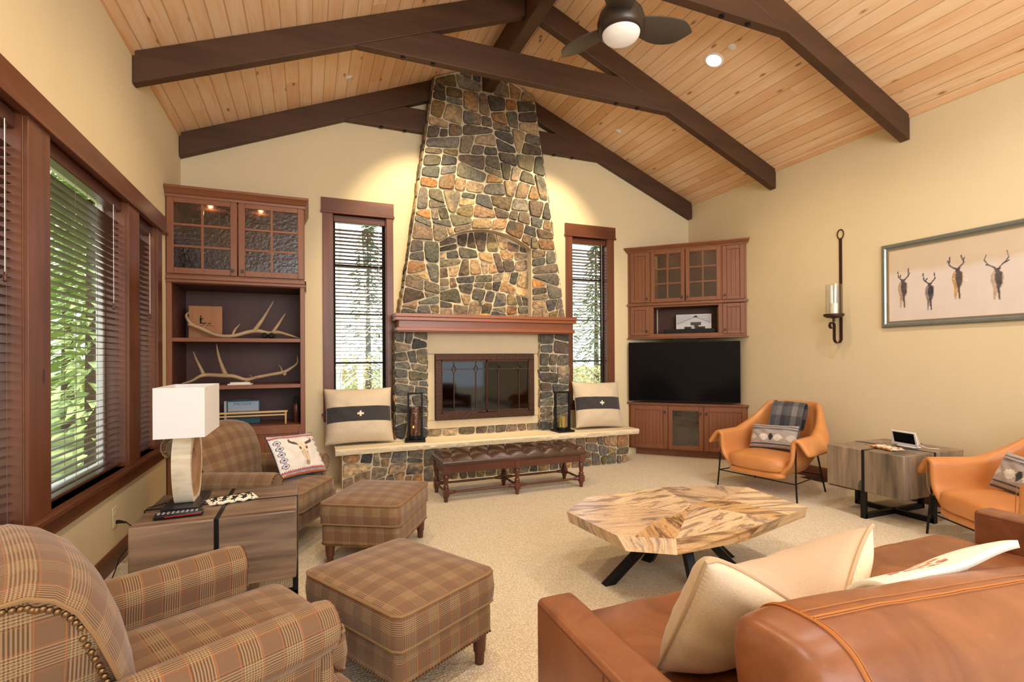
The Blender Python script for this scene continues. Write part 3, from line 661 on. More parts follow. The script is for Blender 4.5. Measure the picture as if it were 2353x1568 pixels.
for x in (-0.9, -0.45): light('POINT', (x, BF+0.16, 2.88), 1.6, WARM, 0.02, name='cabinet_puck_light')
# things on the shelves
SH1, SH2, SH3 = 1.6345, 1.1695, 0.7535
M_plaq = wood('maple_plaque', (158, 100, 58), (196, 138, 88), 'Z', 0.5, 0.6)
o = thing('plaque', 'tan wooden plaque with a small fisherman silhouette on the top open shelf', 'plaque', (-0.98, 6.0, SH1), world=True)
b = MB(); b.box(-1.135, -0.832, 6.00, 6.03, SH1, 1.977); b.build('board', M_plaq, o, bevel=0.006)
b = MB(); y = 5.997
def flat(b, pts, y0=5.9985, y1=5.9955): b.prism(pts, XZ, y0, y1)
flat(b, [(-1.03, 1.80), (-1.018, 1.80), (-1.016, 1.845), (-1.024, 1.862), (-1.034, 1.845)]); flat(b, [(-1.030, 1.862), (-1.018, 1.862), (-1.018, 1.874), (-1.030, 1.874)])
flat(b, [(-1.018, 1.842), (-1.000, 1.850), (-0.998, 1.846), (-1.016, 1.834)]); flat(b, [(-1.04, 1.795), (-0.93, 1.793), (-0.94, 1.800), (-1.03, 1.802)]); flat(b, [(-1.0, 1.79), (-0.9, 1.765), (-0.9, 1.763), (-1.0, 1.787)])
b.build('fisherman_cutout', M_dark, o)
def antler(label, Y0, main, tines, shelf):
    M = Mat('antler_bone'); v = M.co(); n = M.noise(v, 9, 4); M.set(col=M.mix(n, lin((196, 170, 136)), lin((148, 116, 82))), rough=0.55); M.bump(n, 0.2, 0.004)
    b = MB()
    def seg(pts):
        P = []; R = []
        for x, y, r, dy in pts: q = pY(x, y, Y0+dy); P.append(q); R.append(r)
        # smooth interpolation
        PP, RR = [], []
        for i in range(len(P)-1):
            for k in range(5):
                t = k/5; p0, p1, p2, p3 = P[max(i-1, 0)], P[i], P[i+1], P[min(i+2, len(P)-1)]
                PP.append(0.5*((2*p1)+(p2-p0)*t+(2*p0-5*p1+4*p2-p3)*t*t+(3*p1-p0-3*p2+p3)*t**3)); RR.append(R[i]+(R[i+1]-R[i])*t)
        PP.append(P[-1]); RR.append(R[-1]); b.tube(PP, RR, 9)
    seg(main)
    for t_ in tines: seg(t_)
    return tag(b.build('antler', M.mat, loc=(-0.6, Y0, shelf), ang=60), label, 'antler', 'elk antlers on the bookcase')
def z6(x, y): return 400+x/6.534, 660+y/6.534
def A(pts): return [(*z6(x, y), r, dy) for x, y, r, dy in pts]
antler('pale antler on the top open shelf in front of the wooden plaque', 5.86,
  A([(235, 372, .003, .02), (180, 430, .011, .02), (265, 560, .019, .01), (420, 630, .020, 0), (650, 725, .018, 0), (880, 735, .018, -.02), (1100, 680, .021, 0), (1250, 660, .022, .02), (1420, 690, .019, .02), (1560, 680, .018, 0), (1700, 715, .014, -.02), (1880, 768, .004, -.04)]),
  [A([(1210, 650, .022, .01), (1290, 540, .019, .01), (1370, 420, .015, .02), (1495, 208, .003, .03)]), A([(1480, 680, .017, .01), (1560, 570, .014, 0), (1610, 490, .012, 0), (1670, 396, .004, 0)]), A([(880, 725, .012, 0), (910, 650, .011, .03), (990, 552, .003, .05)]), A([(265, 570, .020, .01), (215, 560, .012, -.02)]), A([(420, 630, .009, .02), (480, 560, .007, .05), (548, 504, .002, .08)])], SH1)
antler('pale antler with two tall tines on the second shelf resting on thin books', 5.84,
  A([(120, 1446, .004, -.03), (260, 1412, .011, -.02), (390, 1340, .017, -.02), (500, 1320, .021, 0), (740, 1330, .022, 0), (900, 1340, .021, 0), (1080, 1390, .018, 0), (1270, 1350, .018, 0), (1480, 1310, .018, -.01), (1640, 1280, .020, -.02), (1760, 1215, .014, -.01), (1850, 1140, .010, 0), (1848, 1026, .003, .02)]),
  [A([(440, 1310, .020, 0), (390, 1200, .014, 0), (330, 1080, .010, 0), (290, 970, .003, .01)]), A([(770, 1310, .024, 0), (720, 1190, .018, 0), (670, 1040, .014, 0), (634, 850, .003, .01)]), A([(1650, 1290, .018, -.02), (1660, 1305, .017, -.05)]), A([(1620, 1270, .010, .02), (1608, 1215, .007, .04), (1570, 1165, .002, .06)]), A([(1250, 1350, .012, -.02), (1150, 1390, .008, -.06), (1060, 1420, .003, -.08)]), A([(1170, 1350, .006, .04), (1136, 1316, .002, .06)])], SH2)
t = thing('binoculars', 'small black binoculars on the top open shelf behind the antler tine', 'binoculars', (-0.40, 5.80, SH1), world=True)
for dx, nm in ((-0.035, 'barrel'), (0.03, 'barrel')):
    b = MB(); c = Vector((-0.385+dx, 5.77, SH1+0.031)); b.lathe([(0.026, -0.05), (0.031, -0.045), (0.031, 0.0), (0.022, 0.02), (0.018, 0.05)], (0, 0, 0), 16, M=Matrix.Translation(c) @ Matrix.Rotation(radians(-90), 4, 'X') @ Matrix.Rotation(pi, 4, 'Y')); o = b.build(nm, M_dark, t)
b = MB(); b.box(-0.40, -0.37, 5.76, 5.80, SH1+0.03, SH1+0.045); b.build('bridge', M_dark, t, bevel=0.004)
def thin_book(x0, x1, y0, y1, z, h, cover, label, rot=0.0, grp='thin white books under the antler'):
    t = thing('book', label, 'book', ((x0+x1)/2, (y0+y1)/2, z), rot, grp); hx, hy = (x1-x0)/2, (y1-y0)/2
    b = MB(); b.box(-hx+.004, hx-.004, -hy+.004, hy-.002, 0.002, h-.002); b.build('page_block', plain('paper', (232, 224, 206), 0.8), t)
    b = MB(); b.box(-hx, hx, -hy, hy, 0, 0.002); b.box(-hx, hx, -hy, hy, h-.002, h); b.box(-hx, hx, hy-.002, hy, 0, h); b.build('cover', cover, t)
thin_book(-0.745, -0.53, 5.66, 5.80, SH2, 0.011, plain('cream_cover', (226, 222, 210), 0.5), 'thin cream book at the bottom of the small pile under the lower antler')
thin_book(-0.725, -0.55, 5.665, 5.79, SH2+0.0115, 0.013, plain('white_cover', (236, 236, 234), 0.4), 'thin white book on top of the small pile under the lower antler', 0.05)
# Palouse book standing against the back, another behind
t = thing('book', 'large teal photo book standing upright on the bottom open shelf', 'book', (-0.635, 5.99, SH3), world=True, group=None)
M_teal = plain('teal_cover', (26, 84, 96), 0.45); Y0 = 5.95
b = MB(); b.box(-0.79, -0.478, Y0, Y0+0.025, SH3, 0.995); b.build('cover', M_teal, t, bevel=0.002)
b = MB(); b.box(-0.812, -0.7905, Y0+.002, Y0+0.022, SH3+.003, 0.99); b.build('page_block', plain('pages', (206, 200, 190), 0.8), t)
mp = Mat('cover_photo'); v = mp.co('UV'); x, y, z = mp.sep(v); n = mp.noise(mp.comb(x*3, y*14, 0), 3, 4)
mp.set(col=mp.ramp((y*-1.0+1.0)+n*0.10, [(0.45, lin((172, 186, 200))), (0.56, lin((196, 198, 196))), (0.62, lin((84, 92, 104))), (0.85, lin((48, 62, 66)))]), rough=0.4)
b = MB(); b.add([(-0.777, Y0-.0008, 0.80), (-0.491, Y0-.0008, 0.80), (-0.491, Y0-.0008, 0.981), (-0.777, Y0-.0008, 0.981)], [(0, 1, 2, 3)], uv=[(0, 0), (1, 0), (1, 1), (0, 1)]); cv = b.build('cover_picture', mp.mat, t)
def text(name, s, size, M, mat, parent=None, sx=1.0, ext=0.0004):
    cu = bpy.data.curves.new(name, 'FONT'); cu.body = s; cu.size = size; cu.extrude = ext; cu.align_x = 'CENTER'; cu.align_y = 'CENTER'
    tmp = bpy.data.objects.new(name, cu); COL.objects.link(tmp); bpy.context.view_layer.update()
    me = bpy.data.meshes.new_from_object(tmp.evaluated_get(bpy.context.evaluated_depsgraph_get())); bpy.data.objects.remove(tmp)
    me.transform(M @ Matrix.Diagonal((sx, 1, 1, 1))); me.materials.clear(); me.materials.append(mat); me.name = name
    o = bpy.data.objects.new(name, me); COL.objects.link(o)
    if parent: o.parent = parent
    return o
og = ORG[t.name]
text('title_lettering', 'PALOUSE', 0.037, Matrix.Translation(Vector((-0.64, Y0-.0016, 0.958))-og) @ Matrix.Rotation(radians(90), 4, 'X'), plain('title_ink', (84, 100, 116), 0.5), cv, 1.1)
b = MB(); b.box(-0.745, -0.565, 5.98, 6.0, SH3, 1.008); tag(b.build('book', plain('dark_cover', (58, 66, 62), 0.6), loc=(-0.65, 5.99, SH3), bevel=0.002), 'dark book leaning behind the teal photo book', 'book')
M_rail = plain('pale_ash', (208, 172, 120), 0.5, var=0.1, sc=20)
t = thing('display_rack', 'pale slatted wood rack standing on the bottom open shelf', 'rack', (-0.6, 5.74, SH3), world=True)
b = MB(); b.box(-1.02, -0.205, 5.73, 5.755, 0.873, 0.893); b.build('top_rail', M_rail, t, bevel=0.004)
b = MB(); b.box(-1.0, -0.225, 5.734, 5.750, 0.842, 0.857); b.build('lower_rail', M_rail, t, bevel=0.003)
for x in (-1.0, -0.223): b = MB(); b.tube([(x, 5.742, 0.875), (x, 5.742, SH3)], [0.011, 0.008], 10); b.build('post', M_rail, t)
t = thing('water_bottle', 'copper brown water bottle with black cap on the bottom open shelf', 'bottle', (-0.122, 5.80, SH3), world=True)
c = (-0.122, 5.80, SH3); b = MB(); b.lathe([(0.030, 0), (0.034, 0.006), (0.034, 0.17), (0.030, 0.185), (0.024, 0.20)], c, 20); b.build('body', plain('bottle_brown', (92, 54, 40), 0.3, 0.5), t)
b = MB(); b.lathe([(0.027, 0.20), (0.029, 0.205), (0.029, 0.25), (0.024, 0.256)], c, 20); b.tube([(-0.145, 5.80, SH3+.252), (-0.145, 5.80, SH3+.275), (-0.10, 5.80, SH3+.275), (-0.10, 5.80, SH3+.252)], 0.006, 6); b.build('cap', M_dark, t)
# ------------------------------------------------------------------ corner cabinets
q2 = sqrt(0.5); CK = 10.605
def Pc(s, d, z): # s along face from left counter end, d out into the room
    return Vector((4.337+s*q2-d*q2, CK-4.337-s*q2-d*q2, z))
def cslab(b, a0, a1, d0, d1, c0, c1, mi=0):
    v = [Pc(s, d, z) for z in (c0, c1) for s, d in ((a0, d0), (a1, d0), (a1, d1), (a0, d1))]
    b.add(v, [(0,1,2,3), (7,6,5,4), (4,5,1,0), (5,6,2,1), (6,7,3,2), (7,4,0,3)], mi)
def wedge(b, d, s0, s1, z0, z1, mi=0):
    A_, B_ = Pc(s0, d, 0), Pc(s1, d, 0); ya, xb = YB-0.003, XR-0.003
    pts = [(A_.x, min(A_.y, ya)), (B_.x if B_.x < xb else xb, B_.y), (xb, B_.y), (xb, ya), (A_.x, ya)]
    b.prism(pts, XY, z0, z1, mi)
SW = 1.64
cu_ = thing('corner_wall_cabinet', 'upper cherry corner cabinet with seeded glass doors above the television', 'cabinet', tuple(Pc(0.82, -0.3, 1.70)), world=True)
b = MB(); 
def cface(b, s0, s1, z0, z1, d0=-0.02, d1=0.0): cslab(b, s0, s1, d0, d1, z0, z1)
for z0, z1 in ((2.16, 2.215), (2.93, 2.965), (1.705, 1.757)): cface(b, 0.03, 1.615, z0, z1)
for s0, s1 in ((0.03, 0.075), (0.335, 0.365), (1.288, 1.32), (1.585, 1.615)): cface(b, s0, s1, 2.215, 2.93)
for s0, s1 in ((0.03, 0.075), (0.335, 0.397), (1.262, 1.322), (1.585, 1.615)): cface(b, s0, s1, 1.757, 2.16)
cface(b, 0.397, 1.262, 2.137, 2.16)
for z0, z1 in ((1.69, 1.735), (2.17, 2.20), (2.94, 2.965)): wedge(b, -0.021, 0.03, 1.615, z0, z1)
b.build('carcass', M_cabZ, cu_, bevel=0.003)
b = MB(); cslab(b, 0.36, 1.30, -0.40, -0.385, 1.74, 2.16); cslab(b, 0.36, 0.397, -0.39, -0.022, 1.74, 2.16); cslab(b, 1.262, 1.30, -0.39, -0.022, 1.74, 2.16); cslab(b, 0.36, 1.30, -0.39, -0.022, 2.14, 2.165)
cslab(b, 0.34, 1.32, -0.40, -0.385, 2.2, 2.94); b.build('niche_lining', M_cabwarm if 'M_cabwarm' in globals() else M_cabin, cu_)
for s0, s1, z0, z1, kd, kn in ((0.072, 0.338, 2.215, 2.942, 'bead', (0.305, 2.262)), (0.363, 0.825, 2.208, 2.946, 'glass', (0.79, 2.262)), (0.838, 1.292, 2.208, 2.946, 'glass', (0.862, 2.262)), (1.316, 1.586, 2.206, 2.94, 'bead', (1.347, 2.262)), (0.07, 0.339, 1.738, 2.157, 'bead', (0.303, 1.79)), (1.318, 1.588, 1.738, 2.153, 'bead', (1.347, 1.79))):
    frame_door(cu_, Pc, s0, s1, z0, z1, kd, kn, rail=0.052)
def moulding(b, prof, s0, s1, ends=1.0):
    n = len(prof); vs = []
    for d, z in prof: vs.append(Pc(s0-d*ends*0.4, d, z))
    for d, z in prof: vs.append(Pc(s1+d*ends*0.4, d, z))
    b.add(vs, [(n+i, n+(i+1) % n, (i+1) % n, i) for i in range(n)]+[list(range(n)), [n+i for i in range(n)][::-1]])
b = MB(); moulding(b, [(0.001, 2.945), (0.012, 2.945), (0.018, 2.965), (0.03, 2.972), (0.055, 3.0), (0.06, 3.004), (0.06, 3.018), (0.001, 3.018)], 0.012, 1.63); wedge(b, 0, 0.03, 1.61, 2.995, 3.016); b.build('crown_moulding', M_cabX, cu_, ang=25)
b = MB(); cslab(b, 0.018, 1.637, 0.0005, 0.024, 2.165, 2.197); b.build('middle_moulding', M_cabX, cu_, bevel=0.004)
b = MB(); cslab(b, 0.018, 1.637, -0.02, 0.024, 1.684, 1.703); b.build('lower_moulding', M_cabX, cu_, bevel=0.004)
for s_ in (0.6, 1.06): p = Pc(s_, -0.16, 2.9); light('POINT', p, 1.4, WARM, 0.02, name='cabinet_puck_light')
cb_ = thing('corner_base_cabinet', 'low cherry corner cabinet with beadboard doors below the television', 'cabinet', tuple(Pc(0.82, -0.3, 0)), world=True)
b = MB(); cface(b, 0.035, 0.066, 0.10, 0.735); cface(b, 0.578, 0.597, 0.10, 0.735); cface(b, 1.055, 1.072, 0.10, 0.735); cface(b, 1.604, 1.62, 0.10, 0.735); cface(b, 0.035, 1.62, 0.10, 0.135); cface(b, 0.035, 1.62, 0.715, 0.735)
wedge(b, -0.021, 0.035, 1.62, 0.10, 0.13); wedge(b, -0.09, 0.12, 1.53, 0.0, 0.10); b.build('carcass', M_cabZ, cb_, bevel=0.003)
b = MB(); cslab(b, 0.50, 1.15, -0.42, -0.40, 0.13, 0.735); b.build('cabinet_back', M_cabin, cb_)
b = MB(); cslab(b, 0.58, 1.07, -0.40, -0.022, 0.50, 0.518); b.build('inner_shelf', M_cabX, cb_)
b = MB(); wedge(b, 0.0, 0.0, SW, 0.736, 0.768); cslab(b, 0.0, SW-.004, -0.001, 0.016, 0.736, 0.768); b.build('countertop', M_cabX, cb_, bevel=0.004)
frame_door(cb_, Pc, 0.064, 0.581, 0.115, 0.722, 'bead', (0.545, 0.632)); frame_door(cb_, Pc, 0.594, 1.057, 0.115, 0.720, 'clear', (1.022, 0.628), rail=0.056); frame_door(cb_, Pc, 1.070, 1.603, 0.115, 0.720, 'bead', (1.10, 0.628))
# small things inside the glass base door
for lab, cat, nm, s0, s1, d0, z0, h, m in (('silver receiver box on the shelf behind the clear cabinet door', 'receiver', 'receiver_box', 0.66, 0.98, -0.26, 0.5185, 0.06, plain('silver_box', (120, 122, 126), 0.35, 0.6)),):
    b = MB(); cslab(b, s0, s1, d0, d0+0.2, z0, z0+h); tag(b.build(nm, m, loc=tuple(Pc((s0+s1)/2, d0+0.1, z0)), bevel=0.003), lab, cat)
b = MB(); c0 = Pc(0.95, -0.08, 0.19); pts = [c0+Vector((cos(a)*0.045*q2, -cos(a)*0.045*q2, sin(a)*0.055+0.0)) + Vector((0, 0, 0.002*k)) for k in range(3) for a in [2*pi*i/16 for i in range(16)]]
b.tube(pts+[Pc(0.98, -0.07, 0.28), Pc(0.95, -0.09, 0.36), Pc(0.99, -0.1, 0.46)], 0.004, 5); tag(b.build('cable_coil', plain('grey_cable', (150, 158, 176), 0.4), loc=tuple(Pc(0.95, -0.08, 0.131))), 'grey coiled cable inside the clear glass cabinet door', 'cable')
b = MB(); cslab(b, 0.70, 0.86, -0.30, -0.14, 0.131, 0.42); tag(b.build('storage_box', plain('box_tan', (128, 116, 98), 0.8), loc=tuple(Pc(0.78, -0.22, 0.131)), bevel=0.004), 'tan box standing in the bottom of the clear door cabinet', 'box')
# television
tv = thing('television', 'large black flat television hanging in the corner between the cherry cabinets', 'television', tuple(Pc(0.76, 0.03, 1.2)), world=True)
M_tv = Mat('tv_screen'); M_tv.set(col=(0.004, 0.004, 0.006), rough=0.10, spec=0.12); M_tv = M_tv.mat
b = MB(); cslab(b, 0.047, 1.533, 0.025, 0.06, 0.79, 1.637); b.build('housing', M_dark, tv, bevel=0.006)
b = MB(); cslab(b, 0.055, 1.525, 0.06, 0.0615, 0.803, 1.63); b.build('screen', M_tv, tv)
b = MB(); cslab(b, 0.66, 0.99, -0.10, 0.025, 1.55, 1.683); b.build('mount_bracket', M_dark, tv, bevel=0.003)
# sound bar and the barn photograph in the niche
sb = thing('soundbar', 'slim black soundbar in the open niche above the television', 'speaker', tuple(Pc(0.9, -0.1, 1.757)), world=True)
b = MB(); cslab(b, 0.53, 1.215, -0.15, -0.05, 1.7575, 1.82); b.build('body', plain('speaker_cloth', (20, 20, 22), 0.8), sb, bevel=0.012, bseg=3)
b = MB(); cslab(b, 0.85, 0.895, -0.0498, -0.049, 1.785, 1.79); b.build('badge', plain('badge_grey', (70, 70, 74), 0.4, 0.5), sb)
def raster(w_, h_, nx, ny, paint, fn, name, mat, parent):
    b = MB(); b.grid(lambda u, v: fn(u, v), nx, ny, colf=lambda u, v: lin(paint(u, v))); return b.build(name, mat, parent, smooth=False)
def inpoly(p, poly):
    x, y = p; r = False; n = len(poly)
    for i in range(n):
        x1, y1 = poly[i]; x2, y2 = poly[i-1]
        if (y1 > y) != (y2 > y) and x < (x2-x1)*(y-y1)/(y2-y1)+x1: r = not r
    return r
M_print = colattr('photo_print', 0.4)
def barn(u, v):
    if u < .015 or u > .985 or v > .975: return (240, 240, 240)
    rl = 0.55+0.34*(1-abs(u-0.545)/0.47)
    if abs(u-0.56) < 0.05 and v > 0.86-abs(u-0.56)*1.0 and v < 0.92-abs(u-.56)*1.3+.03: return (30, 30, 30)
    if v > rl: return (190+20*v, 190+20*v, 192+20*v)
    if v > rl-0.035: return (150, 150, 152)
    if 0.23 < u < 0.83 and v < 0.36:
        if 0.43 < u < 0.54 and v > 0.12+abs(u-.485)*1.2: return (188, 186, 184)
        return (46, 44, 44) if not (v < .16 and (0.27 < u < .38 or .66 < u < .75)) else (150, 150, 150)
    if 0.50 < u < 0.64 and 0.36 <= v < 0.50: return (66, 64, 64)
    if 0.41 < u < 0.71 and 0.42 < v < 0.60: return (84, 82, 82) if int(u*60) % 2 else (70, 70, 70)
    return (214, 214, 215)
ph = thing('photo_print', 'black and white photograph of a barn gable behind the soundbar', 'photograph', tuple(Pc(0.92, -0.2, 1.757)), world=True)
raster(1, 1, 96, 60, barn, lambda u, v: Pc(0.69+0.475*u, -0.205, 1.76+0.275*v), 'print', M_print, ph)
b = MB(); cslab(b, 0.69, 1.165, -0.2150, -0.2058, 1.758, 2.036); b.build('backing_board', M_white, ph)
# ------------------------------------------------------------------ plaid upholstery
def mk_plaid():
    m = Mat('plaid_fabric'); u, v, z = m.sep(m.co('UV')); P = 0.118
    tu, tv = (u/P).fract(), (v/P).fract()
    zu, zv = (tu < 0.46), (tv < 0.46)
    su = ((tu*(1/0.46)*7.0).fract() > 0.5); sv = ((tv*(1/0.46)*7.0).fract() > 0.5)
    fu = ((u*290.0).fract() > 0.5); fv = ((v*290.0).fract() > 0.5)
    dk, md, lt, og = lin((60, 42, 32)), lin((116, 88, 66)), lin((186, 156, 114)), lin((176, 102, 48))
    c = m.mix(fu*0.30, md, lin((96, 68, 48)))
    c = m.mix(zu*(su*-1.0+1.0)*0.62, c, dk); c = m.mix(zu*su*0.42, c, lt)
    c = m.mix(zv*(sv*-1.0+1.0)*0.45, c, dk); c = m.mix(zv*sv*0.42, c, lt)
    hh = zu*zv*((u*170.0).fract()-(v*170.0).fract()).abs(); c = m.mix((hh > 0.5)*0.55, c, lt)
    lu = ((tu-0.49).abs() < 0.012)+((tu-0.97).abs() < 0.012); lv = ((tv-0.49).abs() < 0.010)+((tv-0.97).abs() < 0.010)
    c = m.mix(lv.mn(1)*0.42, c, og); c = m.mix(lu.mn(1)*0.5, c, og)
    n = m.noise(m.comb(u*5, v*5, 0), 1.0, 3); c = m.mix(n*0.25, c, lin((136, 108, 84)))
    m.set(col=c, rough=0.8, spec=0.25, sheen=0.35); m.bump(fu*0.6+su*zu*0.6+m.noise(m.co(), 300, 2), 0.30, 0.0015)
    m.b.inputs['Sheen Tint'].default_value = (0.80, 0.74, 0.72, 1); m.b.inputs['Sheen Roughness'].default_value = 0.4
    return m.mat
M_plaid = mk_plaid()
M_leg = wood('walnut_leg', (66, 34, 24), (108, 60, 42), 'Z', 0.3)
M_nail = plain('antique_brass_nail', (120, 92, 60), 0.35, 0.85, var=0.2)
def sgn(x): return 1 if x >= 0 else -1
def cushion(b, x0, x1, y0, y1, z0, z1, e=0.22, crown=0.03, nu=16, nv=16, uvo=(0, 0), M=None, bulge=0.012, wr=0.0, seed=0):
    """upholstered block with rounded vertical corners, crowned top and side band; UV in metres"""
    cx, cy = (x0+x1)/2, (y0+y1)/2; hx, hy = (x1-x0)/2, (y1-y0)/2; r = min(hx, hy)*e
    def outline(k, n):   # rounded rectangle point + arc length
        per = 2*(2*hx+2*hy)-8*r+2*pi*r; d = per*k/n; s0 = d
        segs = [(2*hy-2*r), pi*r/2, (2*hx-2*r), pi*r/2, (2*hy-2*r), pi*r/2, (2*hx-2*r), pi*r/2]; st = 0
        while st < 7 and d > segs[st]: d -= segs[st]; st += 1
        q = st//2; ang = q*pi/2
        bx = [(hx, -hy+r), (hx-r, hy), (-hx, hy-r), (-hx+r, -hy)][q]; dr = [(0, 1), (-1, 0), (0, -1), (1, 0)][q]
        if st % 2 == 0: return bx[0]+dr[0]*d, bx[1]+dr[1]*d, s0
        c = [(hx-r, hy-r), (-hx+r, hy-r), (-hx+r, -hy+r), (hx-r, -hy+r)][q]; a = ang+d/r
        return c[0]+r*cos(a), c[1]+r*sin(a), s0
    n = 64; vs = []; uv = []; H = z1-z0
    rows = [(0.0, -0.006), (0.02, 0.0), (0.12, 0.4), (0.5, 1.0), (0.88, 0.4), (0.98, 0.0), (1.0, -0.006)]
    for hz, bl in rows:
        for k in range(n+1):
            x, y, s = outline(k, n); l = hypot(x, y) or 1; ex = bl*bulge
            vs.append((cx+x+x/l*ex, cy+y+y/l*ex, z0+hz*H)); uv.append((s+uvo[0], z0+hz*H+uvo[1]))
    fs = [(j*(n+1)+k, j*(n+1)+k+1, (j+1)*(n+1)+k+1, (j+1)*(n+1)+k) for j in range(len(rows)-1) for k in range(n)]
    base = len(vs); rings = (0.985, 0.93, 0.82, 0.66, 0.48, 0.28)
    for rr in rings:
        for k in range(n+1):
            x, y, s = outline(k, n); X, Y = x*rr, y*rr; h = crown*(1-rr**2.6)**0.9+0.004
            if wr: h += wr*mnoise.noise((X*7+seed, Y*7, seed))*(1-rr*0.5)+wr*0.6*mnoise.noise((X*17+seed, Y*13, seed))
            vs.append((cx+X, cy+Y, z1+h)); uv.append((X+0.31+uvo[0], Y+0.17+uvo[1]))
    off = (len(rows)-1)*(n+1); prev = off
    for i in range(len(rings)):
        cur = base+i*(n+1); fs += [(prev+k, prev+k+1, cur+k+1, cur+k) for k in range(n)]; prev = cur
    vs.append((cx, cy, z1+crown+0.004)); uv.append((0.31+uvo[0], 0.17+uvo[1])); cc = len(vs)-1; fs += [(prev+k, prev+k+1, cc) for k in range(n)]
    fs.append(list(range(n))[::-1]); b.add(vs, fs, 0, M, uv)
    return [(cx+outline(k, n)[0], cy+outline(k, n)[1]) for k in range(n)]
def welt(outl, z, r=0.006): 
    b = MB(); b.tube([(x, y, z) for x, y in outl], r, 6, closed=True); return b
M_welt = plain('fabric_welt', (140, 108, 72), 0.8)
def nails(b, pts, r=0.0075):
    for p, n in pts:
        q = Vector(n).normalized().to_track_quat('Z', 'Y').to_matrix().to_4x4(); b.lathe([(r, -0.001), (r*0.8, r*0.45), (r*0.35, r*0.72)], (0, 0, 0), 8, M=Matrix.Translation(Vector(p)) @ q)
def make_armchair(label, loc, rot):
    t = thing('club_armchair', label, 'armchair', loc, rot, 'plaid club armchairs')
    # base
    b = MB(); b.box(-0.44, 0.30, -0.36, 0.36, 0.15, 0.30); b.build('base_frame', M_plaid, t, uvbox=True, bevel=0.02, bseg=3)
    # arms: side panel + roll + front scroll post
    for sg in (-1, 1):
        yc = sg*0.365; b = MB()
        # rolled arm cross-section extruded along x with u = arc length
        prof = []; R = 0.082; zc_ = 0.545
        prof += [(yc-sg*0.055, 0.30), (yc-sg*0.058, 0.44), (yc-sg*0.062, 0.50)]
        for i in range(13):
            a = radians(-20+i*22.5) if sg < 0 else radians(200-i*22.5)
            prof.append((yc+sg*0.012+R*cos(a)*1.0, zc_+R*sin(a)))
        prof += [(yc+sg*0.028, 0.455), (yc+sg*0.022, 0.36), (yc+sg*0.03, 0.15)]
        if True:
            L = [0.0]
            for i in range(1, len(prof)): L.append(L[-1]+hypot(prof[i][0]-prof[i-1][0], prof[i][1]-prof[i-1][1]))
        nx = 18; vs = []; uv = []
        for j in range(nx+1):
            q = j/nx; x = -0.40+0.70*q; e = 1.0 if q < 0.93 else 1-0.10*((q-0.93)/0.07)**2
            for i, (y, z) in enumerate(prof):
                cyy, czz = yc, zc_ if i > 2 and i < 16 else z
                vs.append((x, cyy+(y-cyy)*e, czz+(z-czz)*e - 0.012*(1-q))); uv.append((x, L[i]))
        n = len(prof); fs = [(j*n+i, j*n+i+1, (j+1)*n+i+1, (j+1)*n+i) for j in range(nx) for i in range(n-1)]
        if sg > 0: fs = [f[::-1] for f in fs]
        b.add(vs, fs, 0, uv=uv)
        fv = [(0.302, y, z) for y, z in [(yc+(y-yc)*0.9, zc_+(z-zc_)*0.9 if 2 < i < 16 else z) for i, (y, z) in enumerate(prof)]]
        b.add(fv, [list(range(n)) if sg < 0 else list(range(n))[::-1]], 0, uv=[(y+.02, z) for x, y, z in fv])
        arm = b.build('arm', M_plaid, t, ang=60)
        # front post sweeping forward under the cushion
        b = MB(); pr = [(0.26, 0.15), (0.375, 0.15), (0.38, 0.30), (0.372, 0.325), (0.35, 0.335), (0.325, 0.345), (0.306, 0.38), (0.300, 0.46), (0.26, 0.46)]
        b.prism(pr, lambda p, y: (p[0], y, p[1]), yc-sg*0.05, yc+sg*0.035); b.build('arm_post', M_plaid, arm, uvbox=True, bevel=0.012, bseg=3)
        b = MB(); pts = []
        for i in range(15):
            a = radians(-60+i*300/14); pts.append(((0.304, yc+sg*0.012+0.066*cos(a), zc_+0.066*sin(a)), (1, 0, 0)))
        nails(b, pts, 0.0065); b.build('nail_trim', M_nail, arm); b = MB(); pts = []
        for i in range(9):
            q = i/8; pts.append(((0.376-0.07*q, yc-sg*0.045, 0.33+0.13*q*q), (1, 0, 0.3)))
        for i in range(10): pts.append(((0.382, yc+sg*0.03, 0.165+0.016*i), (1, 0, 0)))
        nails(b, pts, 0.0065); b.build('nail_trim', M_nail, arm)
    # front rail
    b = MB(); b.box(0.29, 0.37, -0.325, 0.325, 0.15, 0.30); b.build('front_rail', M_plaid, t, uvbox=True, bevel=0.02, bseg=3)
    # seat cushion with T front
    b = MB(); ol = cushion(b, -0.24, 0.42, -0.295, 0.295, 0.305, 0.445, 0.16, 0.035); sc = b.build('seat_cushion', M_plaid, t, ang=50)
    wb = welt(ol, 0.442); wb.tube([(x, y, 0.310) for x, y in ol], 0.006, 6, closed=True); wb.build('welt', M_welt, sc)
    # rolled back
    # profile (x, z, s): front face up, over the roll, under the curl
    pr = [(-0.17, 0.40), (-0.195, 0.50), (-0.225, 0.60), (-0.255, 0.70), (-0.285, 0.79), (-0.318, 0.865), (-0.36, 0.915), (-0.41, 0.94), (-0.465, 0.935), (-0.515, 0.905), (-0.545, 0.86), (-0.55, 0.81), (-0.53, 0.77), (-0.50, 0.755)]
    L = [0.0]
    for i in range(1, len(pr)): L.append(L[-1]+hypot(pr[i][0]-pr[i-1][0], pr[i][1]-pr[i-1][1]))
    n = len(pr); ny = 20; vs = []; uv = []; hw_ = 0.375
